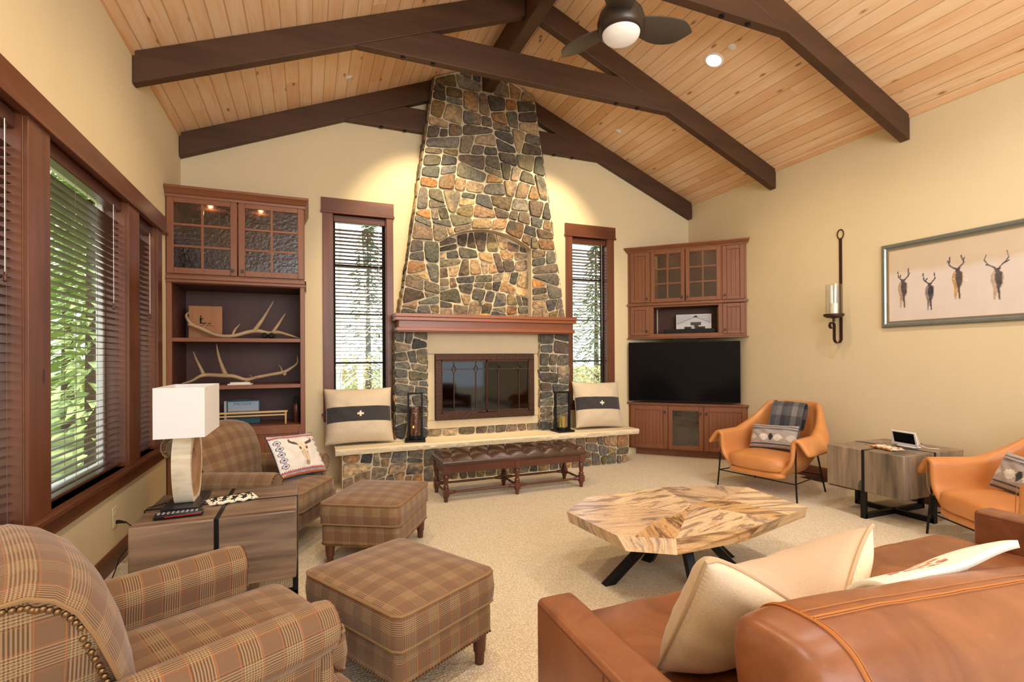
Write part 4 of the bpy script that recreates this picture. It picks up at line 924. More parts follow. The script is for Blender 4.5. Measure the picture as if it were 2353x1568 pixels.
    for j in range(ny+1):
        s = -1+2*j/ny; puff = 1-abs(s)**3
        for i, (x, z) in enumerate(pr):
            k = max(0, (z-0.45)/0.5); sag = 0.055*abs(s)**2.2*k
            wide = hw_*(1-0.05*(1-k)) - (0.07 if z < 0.62 else 0.0)*(1 if z < 0.55 else max(0, (0.62-z)/0.07))
            fx = 0.045*puff*sin(pi*min(1, i/6.5)) if i < 7 else 0
            vs.append((x+fx-0.02*abs(s)**4, s*wide, z-sag)); uv.append((s*hw_+0.02, L[i]))
    fs = [(j*n+i, (j+1)*n+i, (j+1)*n+i+1, j*n+i+1) for j in range(ny) for i in range(n-1)]
    b = MB(); b.add(vs, fs, 0, uv=uv); bk_ = b.build('back', M_plaid, t, ang=60)
    # side scroll panels of the back with nail heads, outside back
    for sg in (-1, 1):
        j = 0 if sg < 0 else ny; edge = [vs[j*n+i] for i in range(n)]
        poly = [Vector(p) for p in edge]+[Vector((-0.455, edge[0][1], 0.66)), Vector((-0.43, edge[0][1], 0.50)), Vector((-0.40, edge[0][1], 0.40))]
        c = Vector((-0.33, 0, 0.66)); ins = [Vector((c.x+(p.x-c.x)*0.995, p.y-sg*0.004, c.z+(p.z-c.z)*0.995)) for p in poly]
        b = MB(); cc = sum((Vector((p.x, 0, p.z)) for p in ins), Vector())/len(ins); cc.y = sum(p.y for p in ins)/len(ins)
        m_ = len(ins); q = ins+[Vector((-0.42, ins[8].y, 0.86)), Vector((-0.31, ins[3].y, 0.62)), Vector((-0.28, ins[0].y, 0.45))]
        b.add(ins, [list(range(m_)) if sg > 0 else list(range(m_))[::-1]], 0, uv=[(p.x, p.z) for p in ins]); sp = b.build('side_panel', M_plaid, bk_)
        b = MB(); pts = []
        path = ins[1:n]+ins[n:]; cen = [Vector((-0.30, 0, 0.55)), Vector((-0.42, 0, 0.84))]
        for i in range(len(path)-1):
            a_, b_ = path[i], path[i+1]; seg = int(max(1, round((b_-a_).length/0.021)))
            for k in range(seg):
                p = a_.lerp(b_, k/seg); ce = cen[1] if p.z > 0.76 else Vector((p.x-0.03 if i < n-2 and p.x > -0.36 else p.x+0.03, 0, p.z)); d = Vector((ce.x-p.x, 0, ce.z-p.z)); d = d.normalized() if d.length > 1e-5 else Vector()
                pts.append((p+d*0.022+Vector((0, sg*0.002, 0)), (0, sg, 0)))
        nails(b, pts, 0.0085); b.build('nail_trim', M_nail, sp)
        wb = MB(); wb.tube([Vector(p)+Vector((0, sg*0.001, 0)) for p in edge], 0.006, 6); wb.build('welt', M_welt, sp)
    b = MB(); pr2 = [(-0.45, 0.15), (-0.40, 0.15), (-0.36, 0.45), (-0.40, 0.76), (-0.50, 0.77), (-0.485, 0.70), (-0.46, 0.5)]
    b.prism(pr2, lambda p, y: (p[0], y, p[1]), -0.335, 0.335); b.build('outside_back', M_plaid, t, uvbox=True, bevel=0.01)
    for x, y in ((0.33, 0.34), (0.33, -0.34), (-0.38, 0.30), (-0.38, -0.30)):
        b = MB(); k = -0.06 if x < 0 else 0.015
        b.tube([(x, y, 0.16), (x+k*0.4, y, 0.09), (x+k, y, 0.0)], [0.032, 0.027, 0.018], 12); b.build('leg', M_leg, t)
    return t
def make_ottoman(label, loc, rot):
    t = thing('plaid_ottoman', label, 'ottoman', loc, rot, 'plaid ottomans'); a, c = 0.285, 0.345
    b = MB(); b.box(-a+.012, a-.012, -c+.012, c-.012, 0.135, 0.285); b.build('base', M_plaid, t, uvbox=True, bevel=0.022, bseg=3)
    b = MB(); ol = cushion(b, -a, a, -c, c, 0.288, 0.43, 0.14, 0.032, bulge=0.010); cs = b.build('cushion', M_plaid, t, ang=50)
    wb = welt(ol, 0.428, 0.0065); wb.tube([(x, y, 0.293) for x, y in ol], 0.0065, 6, closed=True); wb.build('welt', M_welt, cs)
    b = MB(); pts = []
    for sg in (-1, 1):
        n = int(2*(c-.03)/0.017); pts += [((sg*(a-.0115), -c+.03+(2*c-.06)*i/n, 0.152), (sg, 0, 0)) for i in range(n+1)]
        n = int(2*(a-.03)/0.017); pts += [((-a+.03+(2*a-.06)*i/n, sg*(c-.0115), 0.152), (0, sg, 0)) for i in range(n+1)]
    nails(b, pts, 0.0062); b.build('nail_trim', M_nail, t)
    for x in (-1, 1):
        for y in (-1, 1):
            b = MB(); b.lathe([(0.021, 0.0), (0.024, 0.055), (0.029, 0.06), (0.029, 0.072), (0.033, 0.136)], (x*(a-.055), y*(c-.055), 0), 16); b.build('leg', M_leg, t)
    return t
A27 = radians(26.5)
ch = make_armchair('brown plaid club armchair in the near left foreground with brass nail trim', (-0.375, 1.985, 0), A27)
dup(ch, (-0.31, 4.38, 0), -A27, 'brown plaid club armchair by the bookcase holding the steer skull pillow', 'plaid club armchairs')
ot = make_ottoman('brown plaid ottoman in the foreground in front of the near plaid armchair', (0.39, 2.385, 0), radians(29.5))
dup(ot, (0.475, 3.86, 0), radians(-29.5), 'brown plaid ottoman beside the tufted bench in front of the far plaid armchair', 'plaid ottomans')
# ------------------------------------------------------------------ wood cube side tables
def mk_tablewood(name, ax, a, b_, axis2):
    return wood(name, a, b_, ax, 0.38, 0.9, knots=0.10, contrast=0.75, bst=0.5)
M_acH = mk_tablewood('grey_acacia_level', 'X', (56, 42, 36), (156, 130, 108), None); M_acZ = mk_tablewood('grey_acacia_upright', 'Z', (64, 54, 48), (164, 144, 122), None)
def make_side_table(label, loc, rot, wx, wy, mat):
    t = thing('side_table', label, 'side table', loc, rot, 'wood cube side tables'); z0, z1 = 0.235, 0.598; hx, hy = wx/2, wy/2; g = 0.008
    for sx in (-1, 1):
        for sy in (-1, 1):
            b = MB(); b.box(min(sx*g, sx*hx), max(sx*g, sx*hx), min(sy*g, sy*hy), max(sy*g, sy*hy), z0, z1); b.build('wood_block', mat, t, bevel=0.006)
    for k in (0, 1):
        b = MB(); w_ = 0.022; tk = 0.030; f = (lambda a, c0, c1, z_0, z_1: b.box(a[0], a[1], c0, c1, z_0, z_1)) if k == 0 else (lambda a, c0, c1, z_0, z_1: b.box(c0, c1, a[0], a[1], z_0, z_1))
        H = hx if k == 0 else hy; dz = 0.0 if k == 0 else 0.0
        f((-H-.004, H+.004), -w_/2, w_/2, z1-0.004, z1+0.002+k*0.001)
        for s in (-1, 1):
            f((s*(H+.004)-tk/2*(1+s)+0, s*(H+.004)+tk/2*(1-s)), -w_, w_, 0, z0); f((s*(H+.004)-.006 if s > 0 else -H-.004, H+.004 if s > 0 else -H-.004+.006), -w_/2, w_/2, z0, z1+.001)
        f((-H, H), -w_, w_, 0.001*k, 0.042); b.build('metal_strap', M_black, t, bevel=0.002)
    return t
stl = make_side_table('grey brown wood cube side table with black metal straps carrying the lamp', (-0.445, 3.315, 0), 0, 0.755, 0.655, M_acH)
def side2():
    return make_side_table('grey brown wood cube side table with black metal straps between the tan chairs', (4.905, 2.955, 0), 0, 0.82, 0.66, M_acZ)
side2()
# ------------------------------------------------------------------ leathers
def leather(name, a, b_, rough=0.42, sc=6, scr=0.0, coat=0.0):
    m = Mat(name); v = m.co(); n = m.noise(v, sc, 5, 0.6, 0.8); n2 = m.noise(v, 140, 2); c = m.ramp(n, [(0.32, lin(a)), (0.68, lin(b_))])
    if scr: q = m.noise(m.scale(v, (1, 3.5, 2)), 9, 3, 0.5, 2.0); c = m.mix(m.ramp(q, [(0.66, 0.0), (0.72, scr)]), c, tuple(min(1, x*1.7) for x in lin(b_)))
    m.set(col=c, rough=rough, spec=0.5, coat=coat); m.bump(n2*0.4+n*0.8, 0.22, 0.003); return m.mat
M_tan = leather('tan_leather', (196, 128, 72), (212, 146, 86), 0.40, 2.5)
M_sofa = leather('cognac_leather', (116, 68, 42), (156, 100, 62), 0.36, 3.5, 0.12)
M_tuft = leather('espresso_leather', (62, 42, 32), (84, 58, 46), 0.24, 5)
M_stitch = plain('tan_stitching', (176, 110, 52), 0.7)
def rbox(b, x0, x1, y0, y1, z0, z1, p=4.0, nu=28, nv=14, wr=0.0, seed=0, M=None, post=None):
    """superellipsoid block"""
    cx, cy, cz = (x0+x1)/2, (y0+y1)/2, (z0+z1)/2; hx, hy, hz = (x1-x0)/2, (y1-y0)/2, (z1-z0)/2; vs = []; e = 2.0/p
    def sp(c): return sgn(c)*abs(c)**e
    for j in range(nv+1):
        t = -pi/2+pi*j/nv
        for i in range(nu):
            a = 2*pi*i/nu; x, y, z = sp(cos(t))*sp(cos(a)), sp(cos(t))*sp(sin(a)), sp(sin(t)); P = Vector((cx+hx*x, cy+hy*y, cz+hz*z))
            if wr: P += Vector((x, y, z)).normalized()*wr*(mnoise.noise((P.x*6+seed, P.y*6, P.z*6))+0.6*mnoise.noise((P.x*15+seed, P.y*15, P.z*15)))
            vs.append(post(P) if post else P)
    b.add(vs, [(j*nu+i, j*nu+(i+1) % nu, (j+1)*nu+(i+1) % nu, (j+1)*nu+i) for j in range(nv) for i in range(nu)], 0, M)
# ------------------------------------------------------------------ tan shell chairs
def make_shell_chair(label, loc, rot):
    t = thing('tan_lounge_chair', label, 'armchair', loc, rot, 'tan leather lounge chairs')
    # shell: phi runs from right arm front round the back to left arm front
    def sm(a, b_, x): q = min(1, max(0, (x-a)/(b_-a))); return q*q*(3-2*q)
    N = 48
    def plan(ph):      # ph 0..1 -> plan point of inner wall at arm height
        s = abs(ph-0.5)*2; sg = -1 if ph < 0.5 else 1
        if s > 0.52: q = (s-0.52)/0.48; return Vector((-0.12+0.46*q, sg*(0.355+0.015*q)))
        a = (s/0.52)*pi/2; return Vector((-0.12-0.27*cos(a)**0.8, sg*0.355*sin(a)**0.75))
    def top(ph):
        s = abs(ph-0.5)*2; return 0.60+0.29*(1-sm(0.26, 0.62, s))-0.02*s
    rows = 12
    def P(ph, v):
        s = abs(ph-0.5)*2; p = plan(ph); bk = 1-sm(0.35, 0.6, s); H = top(ph); c = Vector((0.02, 0))
        d = (p-Vector((min(p.x, 0.28) if s > .52 else -0.05, 0))); out = d.normalized() if d.length > 1e-5 else Vector((-1, 0))
        if s > 0.52: out = Vector((0, sgn(p.y)))
        # v: 0 bottom centre .. 0.25 bottom edge .. 0.8 top .. 1 flap end
        if v < 0.25:
            q = v/0.25; e = Vector((p.x*0.92+0.02, p.y*0.72)); base = Vector((e.x, 0)) if s > .52 else Vector((-0.06, 0)); r_ = base.lerp(e, q); return Vector((r_.x, r_.y, 0.205+0.02*q))
        if v <= 0.8:
            q = (v-0.25)/0.55; w_ = sm(0, 0.42, q); e = Vector((p.x*0.92+0.02, p.y*0.72)); r_ = e.lerp(p, w_); lean = (0.12*q*bk if q > 0 else 0)
            r_ = r_-Vector((lean, 0)) + out*(0.02*q*(1-bk)); nar = 1-0.10*bk*max(0, q-0.55)/0.45; return Vector((r_.x, r_.y*nar, 0.225+(H-0.225)*(q**0.9)))
        q = (v-0.8)/0.2; b0 = P(ph, 0.8); arm = 1-bk
        fl = 0.088*arm*(0.9+0.35*sm(0.45, 0.75, 1-abs(s-0.62))); a = q*radians(165); rr = 0.028+fl*0.28
        return b0+Vector((out.x*(rr*sin(a*0.55)*1.2+fl*0.55*q), out.y*(rr*sin(a*0.55)*1.2+fl*0.9*q), 0.022*sin(min(1, q*2.2)*pi)*1.0-(0.125*arm+0.035*bk)*sm(0.2, 1, q)))
    b = MB(); vals = [0, .12, .22, .27, .33, .42, .52, .62, .70, .76, .80, .83, .87, .92, 1.0]
    vs = [P(i/N, v) for v in vals for i in range(N+1)]; fs = [(j*(N+1)+i, j*(N+1)+i+1, (j+1)*(N+1)+i+1, (j+1)*(N+1)+i) for j in range(len(vals)-1) for i in range(N)]
    b.add(vs, fs); sh = b.build('shell', M_tan, t, solid=0.045, soff=0, sub=1, ang=180)
    # front lip under the cushion
    b = MB(); rbox(b, 0.22, 0.375, -0.30, 0.30, 0.185, 0.265, 3.0); b.build('front_lip', M_tan, t)
    b = MB(); rbox(b, -0.22, 0.41, -0.325, 0.325, 0.235, 0.405, 3.6, 40, 16, post=lambda p: Vector((p.x, p.y, p.z+(0.025*(1-(p.y/0.33)**2) if p.z > 0.32 else 0)-(0.03 if p.x < 0 else 0)*(-p.x/0.22)))); b.build('seat_cushion', M_tan, t)
    for sg in (-1, 1):
        b = MB(); b.tube([(0.30, sg*0.402, 0.52), (0.325, sg*0.415, 0.2), (0.335, sg*0.429, 0.0)], 0.0085, 8); b.build('leg', M_black, t)
        b = MB(); b.tube([(-0.25, sg*0.33, 0.46), (-0.29, sg*0.36, 0.2), (-0.325, sg*0.385, 0.0)], 0.0085, 8); b.build('leg', M_black, t)
    b = MB(); b.tube([(0.33, -0.412, 0.175), (0.33, 0.412, 0.175)], 0.006, 8); b.tube([(-0.292, -0.362, 0.175), (-0.292, 0.362, 0.175)], 0.006, 8)
    for sg in (-1, 1): b.tube([(-0.292, sg*0.361, 0.175), (0.33, sg*0.411, 0.175)], 0.006, 8)
    b.build('stretcher', M_black, t)
    for sg in (-1, 1):
        f = 0.0 if sg < 0 else 1.0; b = MB()
        b.tube([P(f, v)+Vector((0.026, sg*0.0, 0.0)) for v in (0.4, 0.5, 0.6, 0.7, 0.76, 0.8)], 0.0022, 5)
        b.build('arm_stitching', plain('tan_seam', (150, 92, 46), 0.7), sh)
    return t
R1 = radians(191.7); R2 = radians(153.6)
c1 = Vector((4.291, 3.924, 0))+0.33*Vector((0.979, 0.203, 0)); c2 = Vector((4.387, 2.12, 0))+0.33*Vector((0.896, -0.444, 0))
make_chair1 = make_shell_chair('tan leather lounge chair by the corner cabinet with a plaid blanket over its back', c1, R1)
dup(make_chair1, c2, R2, 'tan leather lounge chair at the right edge behind the sofa arm', 'tan leather lounge chairs')
# ------------------------------------------------------------------ throw pillows
def pillow(name, label, loc, rotm, w_, h_, th, paint, mat, nx=70, ny=50, parts=None, group=None, pinch=0.05, chop=0.0, back=(150, 140, 130), piping=None):
    """pillow standing in its local XZ plane, front face towards -Y"""
    t = thing(name, label, 'pillow', loc, None, group); t.rotation_euler = rotm.to_euler()
    def P(u, v, side):
        x, z = (u-0.5)*2, (v-0.5)*2; ex = 1-pinch*(1-abs(z)**2)*1.0; ez = 1-pinch*(1-abs(x)**2)
        prof = max(0, (1-x**4)*(1-z**4))**0.55; dz = 0
        if chop and z > -0.3: dz = -chop*0.75*((z+.3)/1.3)**1.8*max(0, 1-abs(x-.05)/0.95)**1.25
        y = side*th/2*prof*(1-0.25*max(abs(x), abs(z))**2); y += 0.004*mnoise.noise((x*3.1, z*3.3, side*3))*prof*3
        if chop and z > -0.3: y -= chop*0.95*((z+.3)/1.3)**2.2*max(0, 1-abs(x-.05)/0.95)**1.25
        return Vector((x*w_/2*ex, y, h_/2+z*h_/2*ez+dz))
    b = MB(); b.grid(lambda u, v: P(u, v, -1), nx, ny, colf=lambda u, v: lin(paint(u, v)))
    b.grid(lambda u, v: P(u, v, 1), nx//2, ny//2, colf=lambda u, v: lin(back), flip=True); cv = b.build('cover', mat, t, ang=180, weld=True)
    if piping:
        pts = [P(i/40, 0, 1) for i in range(40)]+[P(1, i/40, 1) for i in range(40)]+[P(1-i/40, 1, 1) for i in range(40)]+[P(0, 1-i/40, 1) for i in range(40)]
        b = MB(); b.tube(pts, piping[1], 6, closed=True); b.build('edge_piping', piping[0], cv)
    return t
M_wool = colattr('wool_weave', 0.95, sheen=0.25, bsc=220, bst=0.35, var=0.25, bd=0.002)
def stripe_plus(u, v):
    n = 6*mnoise.noise((u*40, v*40, 0))
    if abs(v-0.50) < 0.135:
        if abs(u-0.5) < 0.013 and abs(v-0.5) < 0.055 or abs(v-0.5) < 0.013 and abs(u-0.5) < 0.052: return (240, 232, 212)
        n = 14*mnoise.noise((u*130, v*130, 0)); return (62+n, 60+n, 62+n)
    return (214+n, 198+n, 174+n)
def RM(rz, tilt=0.0, roll=0.0): return Matrix.Rotation(rz, 3, 'Z') @ Matrix.Rotation(tilt, 3, 'X') @ Matrix.Rotation(roll, 3, 'Y')
M_edge = plain('wool_edge', (176, 160, 138), 0.9)
pillow('throw_pillow', 'cream wool pillow with grey band and white cross at the left end of the hearth', (0.535, 5.90, 0.475), RM(0.02, radians(-16)), 0.74, 0.63, 0.27, stripe_plus, M_wool, 110, 90, group='striped hearth pillows', back=(120, 110, 100), piping=(M_edge, 0.004))
pillow('throw_pillow', 'cream wool pillow with grey band and white cross at the right end of the hearth', (3.66, 5.91, 0.475), RM(-0.03, radians(-15), radians(2)), 0.71, 0.63, 0.27, stripe_plus, M_wool, 110, 90, group='striped hearth pillows', back=(120, 110, 100), piping=(M_edge, 0.004))
def aztec(u, v):
    n = 10*mnoise.noise((u*60, v*60, 3)); d = min(abs(v-0.90), abs(v-0.78), abs(v-0.14), abs(v-0.04))
    if abs(v-0.90) < 0.012 or abs(v-0.79) < 0.028 and (int(v*120) % 3) or abs(v-0.17) < 0.022 or v < 0.06: return (62+n, 62+n, 70+n)
    if abs(v-0.45) < 0.14:
        k = (u-0.5); step = 0.02*int(abs(v-0.45)/0.028)
        if abs(k) < 0.045-0.35*step+(0.012 if int((v-0.31)/0.028) % 2 else 0) : return (46, 46, 50)
        for c0 in (-0.15, 0.15, -0.43, 0.43):
            if abs(k-c0) < 0.10-1.2*step*0.8+(0.02 if int((v-0.31)/0.028) % 2 else 0): return (214+n, 208+n, 198+n) if abs(c0) < .2 else (196+n, 188+n, 178+n)
    return (164+n, 154+n, 150+n)
fw1 = Vector((-0.979, -0.203, 0)); fw2 = Vector((-0.896, 0.444, 0))
pillow('lumbar_pillow', 'grey woven lumbar pillow with black diamond on the tan chair with the blanket', c1+fw1*0.015+Vector((0, 0, 0.42)), RM(R1+pi/2, radians(-24), radians(-3)), 0.50, 0.28, 0.13, aztec, M_wool, 110, 64, group='grey lumbar pillows', pinch=0.03)
pillow('lumbar_pillow', 'grey woven lumbar pillow with black diamond at the right edge on the second tan chair', c2+fw2*0.02+Vector((0, 0, 0.42)), RM(R2+pi/2, radians(-24), radians(4)), 0.50, 0.28, 0.13, aztec, M_wool, 110, 64, group='grey lumbar pillows', pinch=0.03)
HORN_L = [(0.62, 0.72), (0.52, 0.76), (0.44, 0.83), (0.43, 0.92), (0.49, 0.985), (0.455, 0.92), (0.475, 0.86), (0.54, 0.80), (0.63, 0.765)]
def steer(u, v):
    u_ = u; 
    def rot(p): return p
    if v > 0.885 or v < 0.115:
        q = (1-v) if v > 0.5 else v
        if q < 0.035: return (200, 190, 200) if v > .5 else (190, 110, 60)
        if q < 0.06: return (170, 60, 60) if int(u*70) % 2 else (230, 220, 215)
        if q < 0.075: return (120, 160, 185)
        if q < 0.10: return (196, 64, 60)
        return (150, 30, 48) if int(u*60) % 2 else (225, 215, 210)
    for k in range(5):
        cx, cz = 0.095, 0.22+0.14*k
        dx, dz = abs(u-cx)/0.062, abs(v-cz)/0.062
        def pl_(s): return (dx < s and dz < s*0.45) or (dz < s and dx < s*0.45) or (dx < s*0.72 and dz < s*0.72)
        if pl_(1.0):
            if not pl_(0.80): return (58, 58, 82)
            if (dx < .42 and dz < .14) or (dz < .42 and dx < .14): return (70, 70, 92)
            return (206, 204, 212)
        cx2 = 0.93
        if abs(u-cx2)/0.05 < 1 and abs(v-cz)/0.045 < 1 and (abs(u-cx2)/0.05 < .5 or abs(v-cz)/0.045 < .5): return (150, 150, 165)
    # skull
    x, y = (u-0.56)/0.30, (v-0.5)/0.38     # -1..1 box
    if inpoly((x, y), [(-0.28, 0.42), (-0.70, 0.52), (-0.88, 0.66), (-0.84, 0.86), (-0.66, 0.99), (-0.74, 0.83), (-0.68, 0.71), (-0.30, 0.60)]) or inpoly((x, y), [(0.28, 0.42), (0.70, 0.52), (0.88, 0.66), (0.84, 0.86), (0.66, 0.99), (0.74, 0.83), (0.68, 0.71), (0.30, 0.60)]): return (88, 74, 70)
    sk = [(-0.30, 0.60), (0.0, 0.68), (0.30, 0.60), (0.36, 0.42), (0.34, 0.18), (0.22, -0.15), (0.16, -0.55), (0.15, -0.85), (0.0, -0.92), (-0.15, -0.85), (-0.16, -0.55), (-0.22, -0.15), (-0.34, 0.18), (-0.36, 0.42)]
    if inpoly((x, y), sk):
        if inpoly((x*0.93, y*0.95+0.0), sk) is False: return (140, 116, 96)
        if hypot((abs(x)-0.26)/0.09, (y-0.22)/0.10) < 1: return (112, 90, 76)
        if abs(abs(x)-0.05) < 0.02 and y < 0.1: return (160, 134, 110)
        if y < -0.62: return (170, 146, 128)
        if abs(x) > 0.15 and y < 0.0: return (176, 150, 128)
        n = 16*mnoise.noise((x*5, y*5, 2)); return (228+n, 210+n, 184+n)
    n = 8*mnoise.noise((u*5, v*5, 9)); return (226+n, 220+n, 214+n*1.2)
pillow('accent_pillow', 'white pillow printed with a steer skull on the plaid armchair by the bookcase', (-0.03, 4.345, 0.50), RM(radians(46), radians(-32), radians(4)), 0.46, 0.36, 0.13, steer, M_wool, 170, 150, back=(60, 50, 60), piping=(plain('navy_edge', (52, 46, 66), 0.9), 0.004))
# blanket over the first tan chair
def blanket_plaid(u, v):
    cols = [(74, 72, 72), (134, 130, 126), (70, 70, 78), (46, 48, 60), (112, 112, 118), (90, 88, 88)]; n = 16*mnoise.noise((u*60, v*160, 0))
    a = cols[int(u*5.99)]; rowc = [(150, 140, 130), (58, 58, 64), (120, 116, 114), (72, 72, 76), (140, 132, 124), (60, 60, 70)][int(v*8) % 6]
    return tuple(a[i]*0.5+rowc[i]*0.5+n for i in range(3))
bt = thing('throw_blanket', 'grey and black plaid throw blanket draped over the back of the tan chair', 'blanket', c1, R1)
path = [(-0.235, 0.50), (-0.265, 0.60), (-0.31, 0.72), (-0.355, 0.82), (-0.39, 0.885), (-0.43, 0.918), (-0.475, 0.915), (-0.505, 0.88), (-0.51, 0.80), (-0.50, 0.70), (-0.485, 0.60)]
LP = len(path)-1
def bl(u, v):
    q = v*LP; i = min(int(q), LP-1); f = q-i; x = path[i][0]+(path[i+1][0]-path[i][0])*f; z = path[i][1]+(path[i+1][1]-path[i][1])*f
    y = -0.02+(0.5-u)*(0.34-0.02*v)+0.03*(1-v); return Vector((x+0.05-0.17*(y*y)+0.002*sin(u*25), y, z-0.25*y*y))
b = MB(); b.grid(bl, 60, 70, colf=lambda u, v: lin(blanket_plaid(u, v))); b.build('cloth', M_wool, bt, solid=0.012, soff=1, ang=180)
b = MB(); b.tube([bl(1.0, i/60)+Vector((0.008, -0.004, 0.006)) for i in range(61)], 0.008, 6); b.build('folded_edge', plain('grey_wool', (96, 94, 92), 0.95), bt)
# ------------------------------------------------------------------ cognac sofa
SX0, SX1, SY0, SY1 = 0.70, 3.335, 0.42, 1.54
sf = thing('leather_sofa', 'large cognac leather sofa seen from behind in the right foreground', 'sofa', ((SX0+SX1)/2, 1.0, 0), world=True)
b = MB(); b.box(SX0+.02, SX1-.02, SY0+0.02, SY1-.06, 0.09, 0.30); b.build('base', M_sofa, sf, bevel=0.02, bseg=3)
for x0, x1 in ((SX0, SX0+0.137), (SX1-0.145, SX1)):
    b = MB(); b.box(x0, x1, SY0+.01, SY1, 0.09, 0.622); a = b.build('arm', M_sofa, sf, bevel=0.022, bseg=4)
    b = MB()
    for xx in (x0+0.003, x1-0.003): b.tube([(xx, SY0+.03, 0.604), (xx, SY1-.02, 0.604)], 0.0035, 6)
    b.tube([(x0-.001, 1.12, 0.60), (x0-.001, 1.12, 0.10)], 0.0022, 5); b.build('seam', plain('dark_seam', (92, 46, 22), 0.6), a)
b = MB(); b.box(SX0+.14, SX1-.148, SY0, SY0+0.14, 0.09, 0.60); b.build('back_frame', M_sofa, sf, bevel=0.03, bseg=3)
sx = [SX0+0.139, 2.145, SX1-0.147]
for k in (0, 1):
    b = MB(); cushion(b, sx[k]+.003, sx[k+1]-.003, 0.66, 1.69, 0.305, 0.448, 0.08, 0.035, wr=0.012, seed=k*5+1, bulge=0.02); b.build('seat_cushion', M_sofa, sf, ang=60)
def backcush(x0, x1, seed):
    b = MB(); zc_, yc_ = 0.635, 0.735; hx = (x1-x0)/2; nu, nv = 44, 40; vs = []
    def P(s, a):    # s -1..1 along x, a angle of cross-section
        e = (1-abs(s)**7)**0.30 if abs(s) < 1 else 0.0; e = 0.55+0.45*e if abs(s) < 1 else 0.55
        ca, sa = cos(a), sin(a); p = 0.62; yy = sgn(ca)*abs(ca)**p*0.150; zz = sgn(sa)*abs(sa)**p*0.225
        n = 0.016*mnoise.noise((s*3+seed, ca*2.2, sa*2.2))+0.009*mnoise.noise((s*8+seed, ca*4, sa*4)); sag = (0.045*max(0, s+0.75)**1.1 if x0 < 1.5 else 0.02*s*s) if zz > 0 else 0
        k = e+n*1.3; return Vector(((x0+x1)/2+s*hx, yc_+yy*k+0.05*(zz/0.235), zc_+zz*(0.80+0.20*e)*(1+n)-sag))
    ss = [-1+2*i/nu for i in range(nu+1)]
    for s in ss:
        for j in range(nv): vs.append(P(s, 2*pi*j/nv))
    fs = [(i*nv+j, i*nv+(j+1) % nv, (i+1)*nv+(j+1) % nv, (i+1)*nv+j) for i in range(nu) for j in range(nv)]+[list(range(nv))[::-1], [nu*nv+j for j in range(nv)]]
    b.add(vs, [f[::-1] for f in fs]); o = b.build('back_cushion', M_sofa, sf, sub=1, ang=180)
    def off(p, k=0.004): c = Vector((p.x, yc_, zc_)); return p+(p-c).normalized()*k
    sL = -1+2*0.125/(2*hx); b = MB()
    for d in (-0.007, 0.007): b.tube([off(P(sL+d/hx, a), 0.0025) for a in [radians(30+i*5) for i in range(49)]], 0.0013, 5)
    b.tube([off(P(sL, a), 0.0) for a in [radians(30+i*5) for i in range(49)]], 0.004, 6)
    for d in (-2.2, 2.2): b.tube([off(P(sL+(0.99-sL)*i/60, radians(92+d)), 0.0025) for i in range(61)], 0.0013, 5)
    b.tube([off(P(sL+(0.99-sL)*i/60, radians(92)), 0.0) for i in range(61)], 0.0035, 6)
    b.build('double_stitching', M_stitch, o)
backcush(SX0+0.165, 2.14, 1.0); backcush(2.15, SX1-0.152, 9.0)
for x in (SX0+.09, SX1-.09):
    for y in (SY0+.08, SY1-.1): b = MB(); b.box(x-.03, x+.03, y-.03, y+.03, 0, 0.092); b.build('foot', M_leg, sf)
def canvas(u, v): n = 8*mnoise.noise((u*6, v*6, 1)); return (222+n, 204+n, 176+n)
M_canvas = colattr('canvas_cloth', 0.92, sheen=0.2, bsc=160, bst=0.25, var=0.12)
pillow('canvas_pillow', 'large cream canvas pillow with pinched top on the cognac sofa', (1.305, 1.25, 0.49), RM(radians(2), radians(27)), 0.70, 0.44, 0.26, canvas, M_canvas, 60, 60, chop=0.20, pinch=0.02, back=(196, 172, 146), piping=(plain('canvas_welt', (190, 162, 128), 0.9), 0.006))
# cream throw with rust pattern over the right back cushion
def thr(u, v):
    n = 4*mnoise.noise((u*30, v*30, 0))
    if 0.10 < u < 0.55 and 0.10 < v < 0.95:
        k = int((u-0.10)/0.09); f = ((u-0.10)/0.09) % 1; z = abs(((v*9+k*0.5) % 1)-0.5)
        if z < 0.33-0.25*abs(f-0.5): return [(104, 40, 40), (196, 92, 40), (204, 150, 52), (204, 150, 52), (196, 92, 40), (104, 40, 40)][min(5, int(v*7) % 6)]
    return (232+n, 228+n, 214+n)
tb = thing('throw_blanket', 'cream throw with rust and gold pattern folded over the sofa back', 'blanket', (1.75, 0.95, 0.70), world=True)
def tsurf(u, v):
    a = radians(78-70*v) ; x = 1.42+0.62*u; n = 0.006*sin(u*9+v*5)
    return Vector((x+0.03*v, 0.80+0.225*cos(a)**0.8 if cos(a) > 0 else 0.80, 0.568+(0.228+0.03*u)*sin(a)**0.8+n))
b = MB(); b.grid(tsurf, 70, 50, colf=lambda u, v: lin(thr(u, v))); b.build('cloth', M_wool, tb, solid=0.022, soff=1, ang=180)
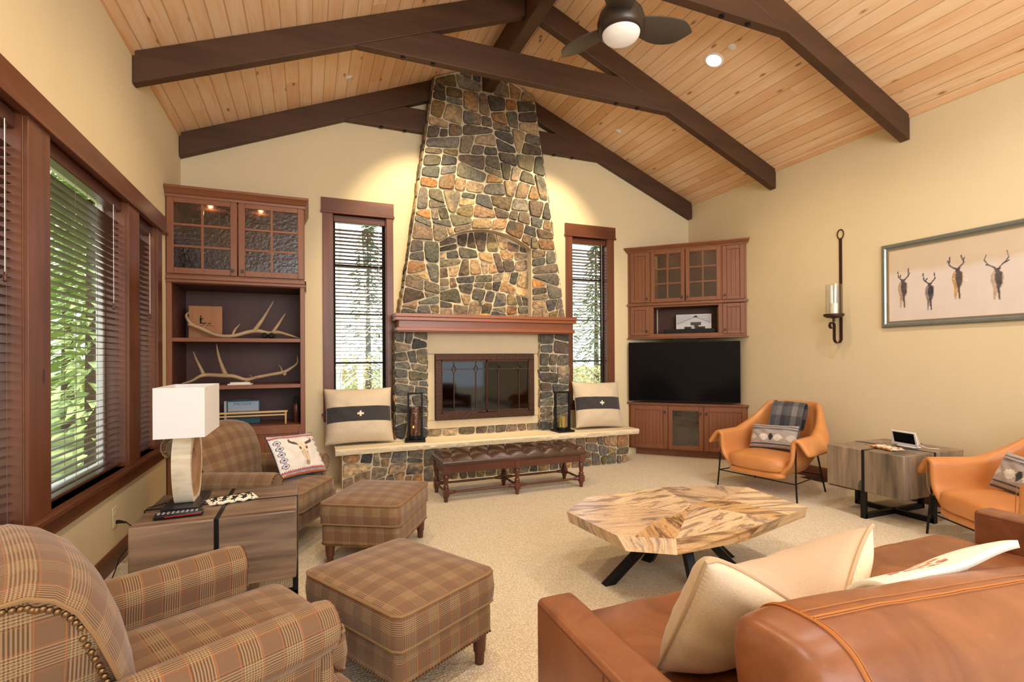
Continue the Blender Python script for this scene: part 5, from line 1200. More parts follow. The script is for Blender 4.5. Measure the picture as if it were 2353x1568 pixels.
# ------------------------------------------------------------------ tufted bench
bn = thing('tufted_bench', 'long dark leather tufted bench with turned wood legs before the hearth', 'bench', (2.012, 5.07, 0), world=True)
bx0, bx1, by0, by1 = 1.215, 2.812, 4.835, 5.305
b = MB(); hb_ = 0.285; 
for q in ((bx0+.012, bx1-.012, by0+.012, by0+.03), (bx0+.012, bx1-.012, by1-.03, by1-.012), (bx0+.012, bx0+.03, by0+.03, by1-.03), (bx1-.03, bx1-.012, by0+.03, by1-.03)): b.box(q[0], q[1], q[2], q[3], hb_, 0.36)
b.box(bx0+.02, bx1-.02, by0+.02, by1-.02, 0.35, 0.362); M_mah = wood('mahogany', (66, 36, 26), (104, 60, 44), 'Z', 0.25); M_mahX = wood('mahogany_level', (66, 36, 26), (104, 60, 44), 'X', 0.25)
b.build('apron', M_mahX, bn, bevel=0.003)
btn = [(bx0+0.115+i*0.198+(0.0), by0+0.155) for i in range(8)]+[(bx0+0.115+0.099+i*0.198, by0+0.315) for i in range(7)]
btn = [(bx0+0.10+i*0.1995, by0+0.16) for i in range(8)]+[(bx0+0.20+i*0.1995, by0+0.31) for i in range(7)]
segs_ = []
for p, q in btn[:8]:
    segs_.append(((p, q), (p, by0)))
    for p2, q2 in btn[8:]:
        if abs(p2-p) < 0.12: segs_.append(((p, q), (p2, q2)))
for p, q in btn[8:]: segs_.append(((p, q), (p, by1)))
def tz(u, v):
    x, y = bx0+(bx1-bx0)*u, by0+(by1-by0)*v; d = min(hypot(x-p, y-q) for p, q in btn); ds = 9
    for a_, c_ in segs_:
        ax, ay = c_[0]-a_[0], c_[1]-a_[1]; t_ = max(0, min(1, ((x-a_[0])*ax+(y-a_[1])*ay)/(ax*ax+ay*ay))); ds = min(ds, hypot(x-a_[0]-ax*t_, y-a_[1]-ay*t_))
    h = 0.030*(1-math.exp(-(d/0.045)**1.1))+0.026*(1-math.exp(-(ds/0.034)))
    e = min(u*(bx1-bx0), (1-u)*(bx1-bx0), v*(by1-by0), (1-v)*(by1-by0)); ed = 1-(1-min(1, e/0.055))**2.2
    return Vector((x, y, 0.402+h*ed+0.004))
b = MB(); b.grid(tz, 190, 58); 
n_ = 190; m_ = 58; vs = []; ring = [(i/n_, 0) for i in range(n_)]+[(1, j/m_) for j in range(m_)]+[(1-i/n_, 1) for i in range(n_)]+[(0, 1-j/m_) for j in range(m_)]
for zf, o_ in ((0, 0.0), (0.3, 0.006), (0.8, 0.004), (1, -0.002)):
    for u, v in ring:
        p = tz(u, v); vs.append((p.x+(u-0.5)*2*o_*(1 if u in (0, 1) else 0), p.y+(v-.5)*2*o_*(1 if v in (0, 1) else 0), p.z+(0.362-p.z)*zf))
L_ = len(ring); b.add(vs, [(r*L_+(i+1) % L_, r*L_+i, (r+1)*L_+i, (r+1)*L_+(i+1) % L_) for r in range(3) for i in range(L_)], 0)
cu2 = b.build('tufted_cushion', M_tuft, bn, ang=60, weld=True)
for p, q in btn: b = MB(); b.ball((p, q, 0.414), (0.011, 0.011, 0.006), 10, 6); b.build('tuft_button', M_tuft, cu2)
legx = (bx0+0.037, (bx0+bx1)/2, bx1-0.037); prof = [(0.020, 0.0), (0.022, 0.035), (0.027, 0.045), (0.027, 0.055)]
pr1 = [(0.017, 0), (0.021, 0.04), (0.027, 0.046), (0.027, 0.058), (0.022, 0.062)]; pr2 = [(0.024, 0.128), (0.029, 0.134), (0.024, 0.142), (0.030, 0.152), (0.024, 0.162), (0.019, 0.168), (0.027, 0.22), (0.028, 0.25), (0.021, 0.268), (0.027, 0.274), (0.022, 0.285)]
for x in legx:
    for y in (by0+0.037, by1-0.037):
        b = MB(); b.lathe(pr1, (x, y, 0), 14); b.box(x-.029, x+.029, y-.029, y+.029, 0.062, 0.128); b.lathe(pr2, (x, y, 0), 14); b.box(x-.033, x+.033, y-.033, y+.033, 0.28, 0.361); b.build('leg', M_mah, bn, bevel=0.002)
def rail(p, q):
    p, q = Vector(p), Vector(q); b = MB(); d = (q-p); l = d.length; ts = [0, .06, .075, .09, .105, .12, .5, .88, .895, .91, .925, .94, 1]; rs = [.019, .019, .013, .018, .012, .011, .013, .011, .012, .018, .013, .019, .019]
    b.tube([p+d*k for k in ts], rs, 10); b.build('stretcher', M_mahX, bn)
for y in (by0+0.037, by1-0.037):
    for i in (0, 1): rail((legx[i]+.029, y, 0.095), (legx[i+1]-.029, y, 0.095))
for x in legx: rail((x, by0+0.066, 0.095), (x, by1-0.066, 0.095))
# ------------------------------------------------------------------ spalted coffee table
tc = thing('coffee_table', 'faceted spalted wood coffee table on splayed black legs in the room centre', 'coffee table', (2.3, 2.7, 0), world=True)
def mk_spalt(name, base, line, hue):
    m = Mat(name); v = m.co('UV'); u, w_, z = m.sep(v); q = m.comb(u*1.3, w_*9.0, 0)
    n = m.noise(q, 1.5, 6, 0.62, 1.6); n2 = m.noise(m.comb(u*0.9, w_*4.0, 3.0), 1.2, 4, 0.6, 2.0); n3 = m.noise(m.comb(u*4, w_*10, 7.0), 2.0, 3, 0.6, 2.5)
    c = m.ramp(n, [(0.34, lin(hue)), (0.48, lin(base)), (0.66, tuple(min(1, x*1.12) for x in lin(base)))])
    c = m.mix(m.ramp(n2, [(0.52, 0.0), (0.60, 0.9), (0.68, 0.2)]), c, lin(line)); c = m.mix(m.ramp((n3-0.5).abs(), [(0.0, 0.7), (0.012, 0.0)]), c, lin((70, 48, 36)))
    m.set(col=c, rough=0.28, spec=0.5, coat=0.3, crough=0.15); return m.mat
M_sp = [mk_spalt('spalted_pale', (234, 206, 168), (138, 112, 96), (200, 160, 116)), mk_spalt('spalted_gold', (212, 172, 122), (104, 72, 46), (150, 102, 58)), mk_spalt('spalted_grey', (216, 186, 152), (126, 108, 98), (178, 146, 118))]
TZ = 0.42; BZ = 0.345
T_ = [(1.553, 2.919), (1.837, 3.152), (2.506, 3.171), (2.916, 3.059), (3.118, 2.917), (3.055, 2.369), (2.50, 2.235), (1.872, 2.245), (1.601, 2.41)]
B_ = [(1.575, 2.925), (1.845, 3.13), (2.506, 3.15), (2.90, 3.04), (3.09, 2.90), (3.075, 2.405), (2.36, 2.225), (1.853, 2.212), (1.630, 2.365)]
b = MB(); n = len(T_)
for i in range(n):
    j = (i+1) % n; p = [Vector((*B_[i], BZ)), Vector((*B_[j], BZ)), Vector((*T_[j], TZ)), Vector((*T_[i], TZ))]; l = (p[1]-p[0]).length
    up = i in (6, 7); uv = [(0, 0), (l, 0), (l, .08), (0, .08)] if i not in (7, 8) else [(0, 0), (0, l), (.08, l), (.08, 0)]
    b.add(p, [(3, 2, 1, 0)], (1 if i in (5, 6) else 0 if i != 8 else 2), uv=[(a+i*0.7, c+i*.9) for a, c in uv])
b.add([(*p, BZ) for p in B_], [list(range(n))], 0, uv=[(0, 0)]*n)
def zt(x, y): q = pZ(1250+x/3.361, 1080+y/3.361, TZ); return (q.x, q.y)
J1, J2 = zt(1140, 265), zt(1395, 222); J3 = zt(1060, 330); J4 = zt(850, 395)
E1, E2, E3 = zt(905, 137), zt(1310, 122), zt(1575, 137); mD, mE = zt(1765, 383), zt(1880, 348); W1_ = zt(720, 514)
def lerp2(a, c, t): return (a[0]+(c[0]-a[0])*t, a[1]+(c[1]-a[1])*t)
onf = lerp2(T_[5], T_[6], 0.45); onf2 = lerp2(T_[5], T_[6], 0.72); hg = lerp2(T_[8], T_[7], 0.30)
pcs = [([T_[1], T_[2], J1, J3, lerp2(T_[0], T_[1], 0.93)], 0, 8), ([T_[0], lerp2(T_[0], T_[1], 0.93), J3, J4, hg, T_[8]], 2, -12), ([hg, J4, J3, J1, T_[7]], 1, 62), ([T_[7], J1, onf2, T_[6]], 0, 20), ([J1, J2, onf, onf2], 1, -6), ([J2, lerp2(T_[4], T_[5], 0.0), T_[4], T_[5], onf], 0, -20), ([J2, E2, T_[3], T_[4]], 2, 75), ([T_[2], E2, J2, J1], 2, -50)]
for k, (poly, mi, ang) in enumerate(pcs):
    a = radians(ang); cc = (sum(p[0] for p in poly)/len(poly), sum(p[1] for p in poly)/len(poly)); A_ = sum(poly[i-1][0]*poly[i][1]-poly[i][0]*poly[i-1][1] for i in range(len(poly)))
    uv = [((p[0]-cc[0])*cos(a)+(p[1]-cc[1])*sin(a)+k*1.7, -(p[0]-cc[0])*sin(a)+(p[1]-cc[1])*cos(a)+k*2.3) for p in poly]; idx = list(range(len(poly)))
    b.add([(*p, TZ) for p in poly], [idx if A_ > 0 else idx[::-1]], mi, uv=uv)
b.build('table_top', M_sp, tc, smooth=False)
feet = [(1.735, 2.715), (2.205, 2.475), (2.76, 2.755), (2.19, 2.925)]; cen = Vector((2.28, 2.71, 0.335))
b = MB(); b.box(2.05, 2.52, 2.58, 2.85, 0.333, 0.344); b.build('mounting_plate', M_black, tc)
for fx, fy in feet+[(2.62, 2.52)]:
    p = Vector((fx, fy, 0.0)); q = cen.copy(); q.x += (fx-cen.x)*0.18; q.y += (fy-cen.y)*0.18; d = (q-p); sdv = Vector((-d.y, d.x, 0)).normalized()*0.027; fwv = Vector((d.x, d.y, 0)).normalized()*0.036
    vs = [p-sdv-fwv, p+sdv-fwv, p+sdv+fwv, p-sdv+fwv, q-sdv-fwv, q+sdv-fwv, q+sdv+fwv, q-sdv+fwv]
    b = MB(); b.add(vs, [(3,2,1,0), (4,5,6,7), (0,1,5,4), (1,2,6,5), (2,3,7,6), (3,0,4,7)]); b.build('leg', M_black, tc, bevel=0.002)
# ------------------------------------------------------------------ table lamp and things on the left side table
TT = 0.6025
lp = thing('table_lamp', 'table lamp with white box shade on a hollow log slab by the window', 'lamp', (-0.645, 3.37, TT), world=True)
b = MB(); b.box(-0.735, -0.555, 3.185, 3.56, TT, TT+0.022); b.build('base_plate', plain('lamp_black', (26, 27, 32), 0.35), lp, bevel=0.003)
def mk_log():
    m = Mat('pale_log'); v = m.co(); n = m.noise(v, 6, 4); n2 = m.noise(m.scale(v, (4, 4, 22)), 2, 4)
    c = m.ramp(n*0.6+n2*0.4, [(0.32, lin((196, 176, 146))), (0.5, lin((226, 212, 184))), (0.7, lin((238, 228, 206)))]); m.set(col=c, rough=0.7); m.bump(n2, 0.35, 0.004); return m.mat
M_log = mk_log(); M_core = wood('log_heart', (120, 78, 50), (204, 160, 116), 'Z', 0.7, 1.2)
z0, z1 = TT+0.0225, 1.02; yc = 3.375; n = 48; outer = []; inner = []
for i in range(n):
    a = 2*pi*i/n; y = yc+0.165*cos(a)*(1+0.04*sin(3*a)); z = (z0+z1)/2+0.235*sin(a); z = min(max(z, z0), z1); outer.append((y, z))
    inner.append((yc-0.005+0.075*cos(a)*(1+0.1*sin(2*a+1)), 0.80+0.115*sin(a)*(1+0.08*cos(3*a))))
mid_ = [(o[0]*0.62+i_[0]*0.38, o[1]*0.62+i_[1]*0.38) for o, i_ in zip(outer, inner)]
b = MB(); xs = (-0.690, -0.600)
vs = [(x, *p) for x in xs for p in outer]+[(x, *p) for x in xs for p in mid_]
fs = [(i, (i+1) % n, n+(i+1) % n, n+i) for i in range(n)]
for k, x in enumerate(xs):
    for i in range(n): f = (k*n+i, k*n+(i+1) % n, 2*n+k*n+(i+1) % n, 2*n+k*n+i); fs.append(f if k == 0 else f[::-1])
b.add(vs, [f[::-1] for f in fs]); lg_ = b.build('log_slab', M_log, lp, ang=40)
b = MB(); vs = [(x, *p) for x in xs for p in mid_]+[(x+(0.012 if x < -.65 else -0.012), *p) for x in xs for p in inner]; fs = []
for k in range(2):
    for i in range(n): f = (k*n+i, k*n+(i+1) % n, 2*n+k*n+(i+1) % n, 2*n+k*n+i); fs.append(f if k else f[::-1])
for i in range(n): fs.append((2*n+i, 2*n+(i+1) % n, 3*n+(i+1) % n, 3*n+i))
b.add(vs, fs); b.build('heartwood_rim', M_core, lg_, ang=40)
b = MB(); b.tube([(-0.645, yc, 1.005), (-0.645, yc, 1.25)], 0.006, 8); b.build('stem', M_black, lp)
m = Mat('linen_shade'); v = m.co(); n_ = m.noise(v, 260, 2); m.set(col=m.mix(n_, lin((222, 220, 220)), lin((240, 238, 238))), rough=0.9); m.bump(n_, 0.15, 0.001); M_shade = m.mat
sx0, sx1, sy0, sy1, sz0, sz1 = -0.755, -0.52, 3.14, 3.62, 1.005, 1.273; k_ = 0.004
b = MB()
for q in ((sx0, sx1, sy0, sy0+k_), (sx0, sx1, sy1-k_, sy1), (sx0, sx0+k_, sy0+k_, sy1-k_), (sx1-k_, sx1, sy0+k_, sy1-k_)): b.box(q[0], q[1], q[2], q[3], sz0, sz1)
sh_ = b.build('lamp_shade', M_shade, lp)
b = MB(); b.tube([(sx0+.004, yc, sz1-.02), (sx1-.004, yc, sz1-.02)], 0.002, 6); b.tube([(-0.64, sy0+.004, sz1-.02), (-0.64, sy1-.004, sz1-.02)], 0.002, 6); b.build('spider', M_white, sh_)
b = MB(); b.tube([(-0.70, 3.40, TT+0.006), (-0.76, 3.38, TT+0.008), (-0.815, 3.33, TT+0.006), (-0.838, 3.33, TT-0.01), (-0.86, 3.37, 0.45), (-0.88, 3.5, 0.2)], 0.0035, 6); b.build('lamp_cord', M_dark, lp)
t = thing('remote_control', 'black remote with red edge stripe lying before the lamp base', 'remote', (-0.625, 3.10, TT), world=True)
Mr = Matrix.Translation((-0.632, 3.105, TT)) @ Matrix.Rotation(radians(4), 4, 'Z')
b = MB(); b.box(-0.11, 0.11, -0.028, 0.028, 0.0005, 0.022, M=Mr); b.build('body', plain('remote_black', (18, 18, 20), 0.3), t, bevel=0.008, bseg=3)
b = MB(); b.box(-0.06, 0.10, -0.0292, -0.028, 0.008, 0.012, M=Mr); b.build('red_stripe', plain('remote_red', (190, 30, 44), 0.4), t)
for i in range(9):
    for j in range(3): b = MB(); b.box(-0.095+i*0.021, -0.083+i*0.021, -0.018+j*0.014, -0.009+j*0.014, 0.022, 0.0245, M=Mr); b.build('key', plain('key_grey', (150, 152, 158), 0.5) if i == 0 and j == 0 else bpy.data.materials['key_grey'], t)
# woven coasters
def coaster_stack(label, name, c, rot, fa, cols, z):
    t = thing(name, label, 'table mat', (c[0], c[1], z), rot)
    rr = random.Random(3)
    for k in range(6):
        b = MB(); y = -0.055+k*0.022; pts = [(-0.105+0.21*i/14, y+0.004*sin(i*1.1+k), 0.009+0.004*sin(i*1.7+k*2)) for i in range(15)]
        b.tube(pts, 0.0095, 7, flat=(1, 0.9)); b.build('woven_strand', cols[k % len(cols)], t)
        for e in (-1, 1): b = MB(); b.tube([(e*0.104, y, 0.008), (e*0.125, y+0.006*(k % 2), 0.006)], [0.006, 0.003], 6); b.build('fringe', cols[0], t)
    for k in range(9): b = MB(); x = -0.09+k*0.0225; b.tube([(x, -0.062, 0.012), (x+0.012, 0, 0.021), (x, 0.062, 0.012)], 0.003, 5); b.build('weft_band', cols[(k+1) % len(cols)], t)
M_yw, M_yb, M_yr = plain('cream_yarn', (232, 222, 200), 0.9), plain('black_yarn', (34, 30, 28), 0.9), plain('rust_yarn', (196, 132, 84), 0.9)
coaster_stack('black and cream knotted mat on the left side table beside the lamp', 'knotted_mat', (-0.415, 3.335), radians(18), 1, [M_yw, M_yb, M_yw, M_yb], TT+0.001)
coaster_stack('cream and rust fringed mat on the right side table before the white display', 'fringed_mat', (4.72, 2.90), radians(75), 1, [M_yw, M_yr, M_yw, M_yw], TT+0.001)
# outlet with plug on the left wall
o = thing('wall_outlet', 'cream duplex outlet low on the left wall under the window', 'outlet', (XL, 4.25, 0.34), world=True)
M_ol = plain('outlet_cream', (226, 214, 182), 0.4)
b = MB(); b.box(XL+.0008, XL+.007, 4.205, 4.295, 0.27, 0.41); b.build('cover_plate', M_ol, o, bevel=0.003)
for z in (0.375, 0.305): b = MB(); b.box(XL+.0072, XL+.010, 4.232, 4.268, z-0.017, z+0.017); b.build('receptacle', M_ol, o, bevel=0.002)
o = thing('power_cord', 'black plug and cord hanging from the outlet by the side table', 'cord', (XL, 4.25, 0.305), world=True)
b = MB(); b.tube([(XL+.0105, 4.25, 0.307), (XL+.03, 4.25, 0.306), (XL+0.055, 4.25, 0.300), (XL+0.07, 4.25, 0.296)], [0.013, 0.012, 0.008, 0.005], 10); b.build('plug', M_dark, o)
b = MB(); P_ = [(XL+0.068, 4.25, 0.297), (XL+0.10, 4.24, 0.27), (XL+0.115, 4.22, 0.22), (XL+0.10, 4.18, 0.15), (XL+0.06, 4.14, 0.09), (XL+0.05, 4.10, 0.03), (XL+0.06, 4.0, 0.008), (XL+0.15, 3.8, 0.006)]
b.tube(P_, 0.0035, 6); b.build('cable', M_dark, o)
# beaded round ornament behind the lamp
o = thing('beaded_ornament', 'grey beaded round ornament with fringe hanging on the bookcase behind the lamp', 'ornament', (-1.17, 5.58, 0.66), world=True)
c = Vector((-1.165, 5.585, 0.625)); Mq = Matrix.Translation(c) @ Matrix.Rotation(radians(90), 4, 'X')
M_gr = plain('pewter_grey', (112, 112, 114), 0.6, 0.2, var=0.25, sc=60); M_gl = plain('pearl_grey', (150, 156, 164), 0.4, 0.2)
b = MB(); b.lathe([(0.0, -0.01), (0.105, -0.008), (0.112, 0.0), (0.10, 0.012), (0.0, 0.016)], (0, 0, 0), 8, M=Mq); b.build('disc', M_gr, o)
b = MB(); b.lathe([(0.0, 0.016), (0.042, 0.016), (0.038, 0.022), (0, 0.024)], (0, 0, 0), 24, M=Mq); b.build('centre', M_gl, o)
b = MB()
for i in range(26): a = 2*pi*i/26; b.ball(Mq @ Vector((0.058*cos(a), 0.058*sin(a), 0.018)), 0.006, 8, 5)
b.build('bead_ring', M_white, o)
for i in range(22):
    a = 2*pi*i/22; b = MB(); b.tube([Mq @ Vector((0.072*cos(a), 0.072*sin(a), 0.014)), Mq @ Vector((0.12*cos(a), 0.12*sin(a), 0.004))], [0.006, 0.004], 6); b.build('fringe_cord', M_gr, o)
b = MB(); b.tube([c+Vector((0, 0.0, 0.09)), c+Vector((0, 0.012, 0.15)), c+Vector((0.0, 0.025, 0.11))], 0.002, 5); b.build('hanging_loop', M_gr, o)
# ------------------------------------------------------------------ hearth lanterns
def lantern_base(t, c, rot, s, h):
    Mx = Matrix.Translation(c) @ Matrix.Rotation(rot, 4, 'Z')
    b = MB(); b.box(-s/2, s/2, -s/2, s/2, 0.0005, 0.022, M=Mx); b.build('base_plate', M_black, t, bevel=0.002)
    return Mx
HT = 0.4565
t = thing('candle_lantern', 'dark metal lantern with smoked glass cylinder and lit candle left of the firebox', 'lantern', (1.16, 5.915, HT), world=True)
Mx = lantern_base(t, Vector((1.155, 5.912, HT)), radians(-12), 0.235, 0.55)
b = MB()
for sx_ in (-1, 1): b.box(sx_*0.078-0.011, sx_*0.078+0.011, -0.006, 0.006, 0.022, 0.545, M=Mx)
b.box(-0.089, 0.089, -0.006, 0.006, 0.545, 0.567, M=Mx); b.build('handle_frame', M_black, t)
b = MB(); b.lathe([(0.066, 0.022), (0.070, 0.026), (0.070, 0.065), (0.066, 0.068)], (0, 0, 0), 24, M=Mx); b.build('cup', M_black, t)
M_smoke = glass('amber_glass', (0.78, 0.64, 0.52), 0.05, 0.14, bumpsc=40, bst=0.5)
b = MB(); b.lathe([(0.066, 0.07), (0.066, 0.40), (0.064, 0.40), (0.064, 0.07)], (0, 0, 0), 28, M=Mx, cap=False); b.build('glass_cylinder', M_smoke, t)
b = MB(); b.lathe([(0.043, 0.0685), (0.043, 0.36), (0.036, 0.355)], (0, 0, 0), 20, M=Mx); b.build('candle', plain('brown_wax', (132, 96, 72), 0.6, var=0.2), t)
b = MB(); b.ball(Mx @ Vector((-0.02, -0.052, 0.17)), (0.007, 0.005, 0.013), 8, 6); b.build('flame', emis('candle_flame', (1.0, 0.6, 0.15), 9), t)
t = thing('candle_lantern', 'dark metal frame lantern with short gold candle glass right of the firebox', 'lantern', (3.09, 5.93, HT), world=True)
Mx = lantern_base(t, Vector((3.085, 5.90, HT)), radians(3), 0.235, 0.5)
b = MB()
for sx_ in (-1, 1): b.box(sx_*0.105-0.013, sx_*0.105+0.013, -0.013, 0.013, 0.022, 0.50, M=Mx)
b.box(-0.118, 0.118, -0.013, 0.013, 0.50, 0.525, M=Mx); b.build('handle_frame', M_black, t)
b = MB(); b.lathe([(0.074, 0.022), (0.078, 0.026), (0.078, 0.052), (0.074, 0.055)], (0, 0, 0), 24, M=Mx); b.build('cup', M_black, t)
b = MB(); b.lathe([(0.066, 0.056), (0.066, 0.235), (0.064, 0.235), (0.064, 0.056)], (0, 0, 0), 28, M=Mx, cap=False); b.build('glass_cylinder', M_clear, t)
b = MB(); b.lathe([(0.058, 0.056), (0.058, 0.19), (0.054, 0.194)], (0, 0, 0), 24, M=Mx); b.build('candle', plain('gold_mercury', (214, 190, 110), 0.18, 0.7), t)
b = MB(); P_ = [Vector((0.93, 6.0, HT+0.006)), Vector((0.97, 5.98, HT+0.02)), Vector((1.0, 6.0, HT+0.008)), Vector((0.96, 6.02, HT+0.022)), Vector((0.94, 5.97, HT+0.008)), Vector((1.01, 5.95, HT+0.012)), Vector((1.045, 5.99, HT+0.01))]
b.tube(P_, 0.006, 6); tag(b.build('coiled_cord', plain('cream_cord', (224, 212, 186), 0.7), loc=(0.98, 5.99, HT)), 'cream coiled cord on the hearth beside the left pillow', 'cord')
# ------------------------------------------------------------------ right wall: sconce, picture, vent
sc = thing('wall_sconce', 'rust iron strap wall sconce with glass cylinder and white candle', 'sconce', (XR, 3.83, 2.0), world=True)
yy = 3.83; xw = XR-0.006; ys_ = 0.011
def strap(pts, wd=0.016, th=0.006):
    b = MB(); n = len(pts); vs = []
    for i, (x, z) in enumerate(pts):
        a, c = pts[max(i-1, 0)], pts[min(i+1, n-1)]; d = Vector((c[0]-a[0], 0, c[1]-a[1])).normalized(); nr = Vector((-d.z, 0, d.x))*th/2
        for s1, s2 in ((-1, -1), (1, -1), (1, 1), (-1, 1)): p = Vector((x, yy+s1*wd, z))+nr*s2; vs.append(p)
    fs = [(i*4+k, i*4+(k+1) % 4, (i+1)*4+(k+1) % 4, (i+1)*4+k) for i in range(n-1) for k in range(4)]+[(3, 2, 1, 0), (n*4-4, n*4-3, n*4-2, n*4-1)]
    b.add(vs, fs); return b
pts = [(xw, 2.72), (xw, 1.62)]+[(xw-0.055+0.055*cos(a), 1.62+0.055*sin(a)) for a in [-(pi)*i/10 for i in range(1, 11)]]+[(xw-0.11, 1.72), (xw-0.11, 1.76)]+[(xw-0.145+0.035*cos(a), 1.76+0.035*sin(a)) for a in [pi*1.45*i/10 for i in range(1, 11)]]
strap(pts).build('strap', M_iron, sc)
b = MB(); b.tube([(xw, yy+0.022*cos(a)*1.6, 2.775+0.052*sin(a)) for a in [2*pi*i/24 for i in range(24)]], 0.006, 8, closed=True); b.tube([(xw, yy-.015, 2.725), (xw, yy+.015, 2.722)], 0.008, 8); b.build('ring', M_iron, sc)
cx = xw-0.115; b = MB(); b.lathe([(0.02, 1.838), (0.07, 1.845), (0.098, 1.862), (0.100, 1.885), (0.096, 1.885), (0.092, 1.872), (0.0, 1.870)], (cx, yy, 0), 28); b.tube([(cx, yy, 1.80), (cx, yy, 1.845)], 0.014, 10); b.build('drip_pan', M_iron, sc)
b = MB(); b.lathe([(0.078, 1.8735), (0.078, 2.21), (0.075, 2.21), (0.075, 1.8735)], (cx, yy, 0), 30, cap=False); b.build('glass_cylinder', M_clear, sc)
b = MB(); b.lathe([(0.040, 1.8735), (0.040, 2.0), (0.034, 2.003)], (cx, yy, 0), 22); b.tube([(cx, yy, 2.0), (cx, yy, 2.012)], 0.0015, 5); b.build('candle', plain('ivory_wax', (240, 230, 206), 0.5, sss=0.0), sc)
pf = thing('framed_picture', 'silver framed watercolour of four elk on the right wall', 'picture', (XR, 2.6, 2.1), world=True)
PY0, PY1, PZ0_, PZ1_ = 3.39, 1.60, 1.707, 2.548; fw_ = 0.058
prf = [(0.0005, 0), (0.022, 0.0), (0.032, 0.012), (0.030, 0.032), (0.018, 0.044), (0.014, fw_), (0.0005, fw_)]
b = MB(); cs = [(PY0, PZ0_, -1, 1), (PY1, PZ0_, 1, 1), (PY1, PZ1_, 1, -1), (PY0, PZ1_, -1, -1)]; n = len(prf); vs = []
for y, z, dy, dz in cs:
    for d, o_ in prf: vs.append((XR-d, y+dy*o_, z+dz*o_))
fs = [(k*n+i, k*n+(i+1) % n, ((k+1) % 4)*n+(i+1) % n, ((k+1) % 4)*n+i) for k in range(4) for i in range(n)]
b.add(vs, fs); b.build('frame', plain('brushed_silver', (146, 152, 148), 0.38, 0.75, var=0.15, sc=25), pf, ang=25)
b = MB(); t_ = 0.005; y0, y1, z0, z1 = PY0-fw_, PY1+fw_, PZ0_+fw_, PZ1_-fw_
for q in ((y1, y0, z0, z0+t_), (y1, y0, z1-t_, z1), (y1, y1+t_, z0+t_, z1-t_), (y0-t_, y0, z0+t_, z1-t_)): b.box(XR-.013, XR-.004, q[0], q[1], q[2], q[3])
b.build('gold_fillet', plain('gilt', (196, 160, 110), 0.4, 0.7), pf)
def elk_shapes(y, z0e, h, lean, dark):
    """outlines in metres (along -Y to the right), base z0e, body height h"""
    return y, z0e, h, lean, dark
ELK = []
def pw(px, py): q = pX(px, py, XR); return (q.y, q.z)
def z8(a, c): return pw(1850+a/3.135, 480+c/3.135)
def poly8(*p): return [z8(*q) for q in p]
def elk(cx, ht, ft, w_, col, col2, antL, antR, mate=False):
    s = [(cx-0.30*w_, ht+0.05*(ft-ht)), (cx+0.05*w_, ht), (cx+0.42*w_, ht+0.06*(ft-ht)), (cx+0.5*w_, ht+0.22*(ft-ht)), (cx+0.42*w_, ht+0.5*(ft-ht)), (cx+0.22*w_, ht+0.62*(ft-ht)), (cx+0.28*w_, ft), (cx+0.12*w_, ft), (cx+0.02*w_, ht+0.68*(ft-ht)), (cx-0.12*w_, ft), (cx-0.26*w_, ft), (cx-0.28*w_, ht+0.62*(ft-ht)), (cx-0.5*w_, ht+0.35*(ft-ht)), (cx-0.46*w_, ht+0.18*(ft-ht))]
    body = poly8(*s); dk = poly8((cx-0.1*w_, ht-0.02*(ft-ht)), (cx+0.4*w_, ht+0.08*(ft-ht)), (cx+0.40*w_, ht+0.42*(ft-ht)), (cx+0.18*w_, ht+0.60*(ft-ht)), (cx+0.24*w_, ft), (cx+0.14*w_, ft), (cx-0.05*w_, ht+0.5*(ft-ht)), (cx-0.2*w_, ht+0.3*(ft-ht)))
    head = poly8((cx-0.22*w_, ht-0.02*(ft-ht)), (cx-0.30*w_, ht-0.08*(ft-ht)), (cx, ht-0.06*(ft-ht)), (cx+0.30*w_, ht-0.09*(ft-ht)), (cx+0.2*w_, ht), (cx+0.1*w_, ht+0.15*(ft-ht)), (cx-0.1*w_, ht+0.15*(ft-ht)))
    ants = [[z8(*q) for q in an] for an in antL+antR]
    ELK.append((body, dk, head, ants, col, col2))
elk(705, 520, 712, 70, (188, 164, 146), (92, 84, 86), [[(700, 518), (676, 495), (669, 455)], [(684, 500), (690, 480)]], [[(715, 518), (742, 485), (746, 432)], [(742, 490), (754, 462)]])
elk(898, 545, 730, 66, (150, 136, 136), (76, 72, 84), [[(890, 540), (858, 515), (850, 468)], [(866, 522), (880, 505)]], [[(908, 538), (938, 500), (930, 458)]])
elk(1100, 440, 652, 82, (196, 158, 110), (94, 86, 88), [[(1085, 435), (1040, 410), (1044, 348)], [(1042, 405), (1028, 378)]], [[(1105, 428), (1140, 395), (1148, 350)], [(1146, 385), (1124, 336)]])
elk(1385, 440, 655, 98, (190, 170, 148), (96, 90, 92), [[(1370, 425), (1320, 405), (1292, 370), (1306, 332)], [(1330, 408), (1306, 404)]], [[(1400, 420), (1450, 375), (1468, 345), (1456, 300)], [(1442, 385), (1470, 370)]])
def segd(p, a, c):
    ax, ay = c[0]-a[0], c[1]-a[1]; l2 = ax*ax+ay*ay or 1e-9; t = max(0, min(1, ((p[0]-a[0])*ax+(p[1]-a[1])*ay)/l2)); return hypot(p[0]-a[0]-ax*t, p[1]-a[1]-ay*t)
